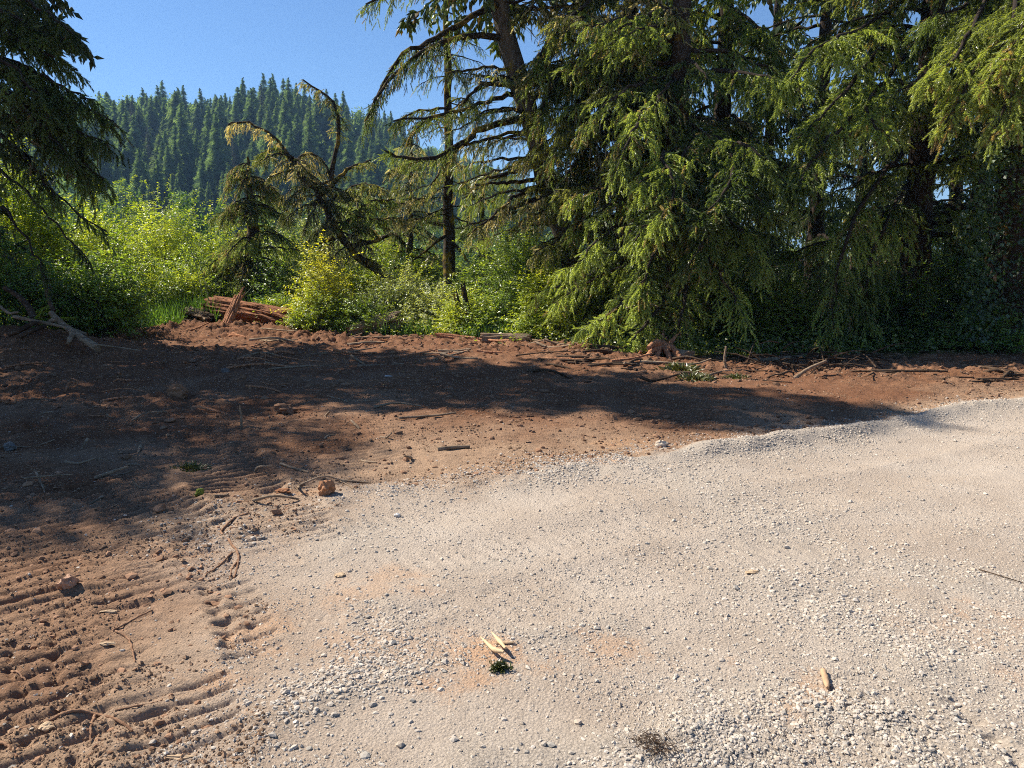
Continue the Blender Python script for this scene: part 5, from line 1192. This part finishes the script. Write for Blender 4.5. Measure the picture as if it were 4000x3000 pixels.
# litter of sticks and chips over the dirt
for q in range(210):
    zone = (q % 6) if q % 6 < 4 else (q % 6 - 4) * 2
    if zone == 0: p = (rng.uniform(560, 1500), rng.uniform(715, 800))
    elif zone == 1: p = (rng.uniform(0, 640), rng.uniform(722, 900))
    elif zone == 2: p = (rng.uniform(1150, 2200), rng.uniform(765, 832))
    else: p = (rng.uniform(0, 900), rng.uniform(860, 1100))
    g = G(*p); L = rng.uniform(.12, .5) * (.5 + g[1] / 14) * (1.7 if zone in (0, 2) else 1); a_ = rng.normal(0, .7); d = A3(math.cos(a_), math.sin(a_), 0)
    if road_mask(np.array([g[0]]), np.array([g[1]]))[0][0] > .3: continue
    P = [g - d * L / 2, g + A3(rng.normal(0, .03), rng.normal(0, .03), 0), g + d * L / 2]
    r_ = rng.uniform(.007, .018) * (.5 + g[1] / 16) * (1.35 if zone in (0, 2) else 1)
    P = [A3(v[0], v[1], gz(v[0], v[1]) + r_ * .7 + (.05 if rng.random() < .25 else 0)) for v in P]
    lb = ('short broken stick among the rough soil at the far edge', 'short broken stick on the dark left dirt', 'short broken stick on the sunny dirt under the right trees', 'small stick pressed into the tracked dirt')[zone]
    stick(P, r_, r_ * .6, lb, [M_WOOD, M_ROT2, M_DARKWOOD][q % 3], group=('sticks in the far rough soil', 'sticks on the dark left dirt', 'sticks under the right trees', 'sticks in the tracked dirt')[zone], n=6, k=5)

# ---------------------------------------------------------------- air, sky, sun, camera
SUN_AZ, SUN_EL = math.atan2(-.90, .44), math.radians(45)   # azimuth measured from +Y towards +X
w = bpy.data.worlds.new('World'); sc.world = w; w.use_nodes = True
nt = w.node_tree; nt.nodes.clear()
o_ = nt.nodes.new('ShaderNodeOutputWorld'); bg = nt.nodes.new('ShaderNodeBackground'); sk = nt.nodes.new('ShaderNodeTexSky')
sk.sky_type = 'NISHITA'; sk.sun_disc = False; sk.sun_elevation = SUN_EL; sk.sun_rotation = SUN_AZ
sk.air_density = 1.0; sk.dust_density = 0.0; sk.ozone_density = 9; sk.altitude = 0
bg.inputs['Strength'].default_value = .070
nt.links.new(sk.outputs[0], bg.inputs[0]); nt.links.new(bg.outputs[0], o_.inputs[0])
sd = A3(math.sin(SUN_AZ) * math.cos(SUN_EL), math.cos(SUN_AZ) * math.cos(SUN_EL), math.sin(SUN_EL))
L = bpy.data.lights.new('sun', 'SUN'); L.energy = 5.0; L.angle = math.radians(.5); L.color = (1, .925, .80)
lo = bpy.data.objects.new('sun', L); col.objects.link(lo); lo.location = (-20, 10, 30)
from mathutils import Vector
lo.rotation_euler = Vector(sd).to_track_quat('Z', 'Y').to_euler()

HAZE = True
if HAZE:
    ac = Acc(); x0, x1, y0, y1, z0, z1 = -5500, 5500, -60, 5100, -7, 175
    v = np.array([[x, y, z] for x in (x0, x1) for y in (y0, y1) for z in (z0, z1)], float)
    ac.add(v, [(0, 1, 3, 2), (4, 6, 7, 5), (0, 4, 5, 1), (2, 3, 7, 6), (0, 2, 6, 4), (1, 5, 7, 3)])
    m, nt2, N2, Lk2 = nodes('air')
    ou = N2('ShaderNodeOutputMaterial'); pv = N2('ShaderNodeVolumePrincipled', i={'Density': .0003, 'Color': (.36, .62, 1, 1), 'Anisotropy': .1})
    Lk2(pv.outputs[0], ou.inputs['Volume'])
    tag(ac.build('haze', m), kind='stuff')

cam = bpy.data.cameras.new('camera'); co = bpy.data.objects.new('camera', cam); col.objects.link(co)
cam.sensor_width = 36; cam.lens = 18 / (1106 / F); cam.clip_end = 8000; cam.clip_start = .05
co.location = (0, 0, H); co.rotation_euler = (PI / 2 - PITCH, 0, 0)
sc.camera = co
sc.view_settings.view_transform = 'Standard'; sc.view_settings.look = 'None'; sc.view_settings.gamma = 1; sc.view_settings.exposure = .98
sc.render.engine = 'CYCLES'
c = sc.cycles
c.max_bounces = 6; c.diffuse_bounces = 3; c.glossy_bounces = 2; c.transmission_bounces = 3; c.transparent_max_bounces = 4; c.volume_bounces = 0
c.sample_clamp_indirect = 6; c.use_adaptive_sampling = True; c.adaptive_threshold = .02
c.caustics_reflective = False; c.caustics_refractive = False
c.use_denoising = False
c.filter_width = 1.05
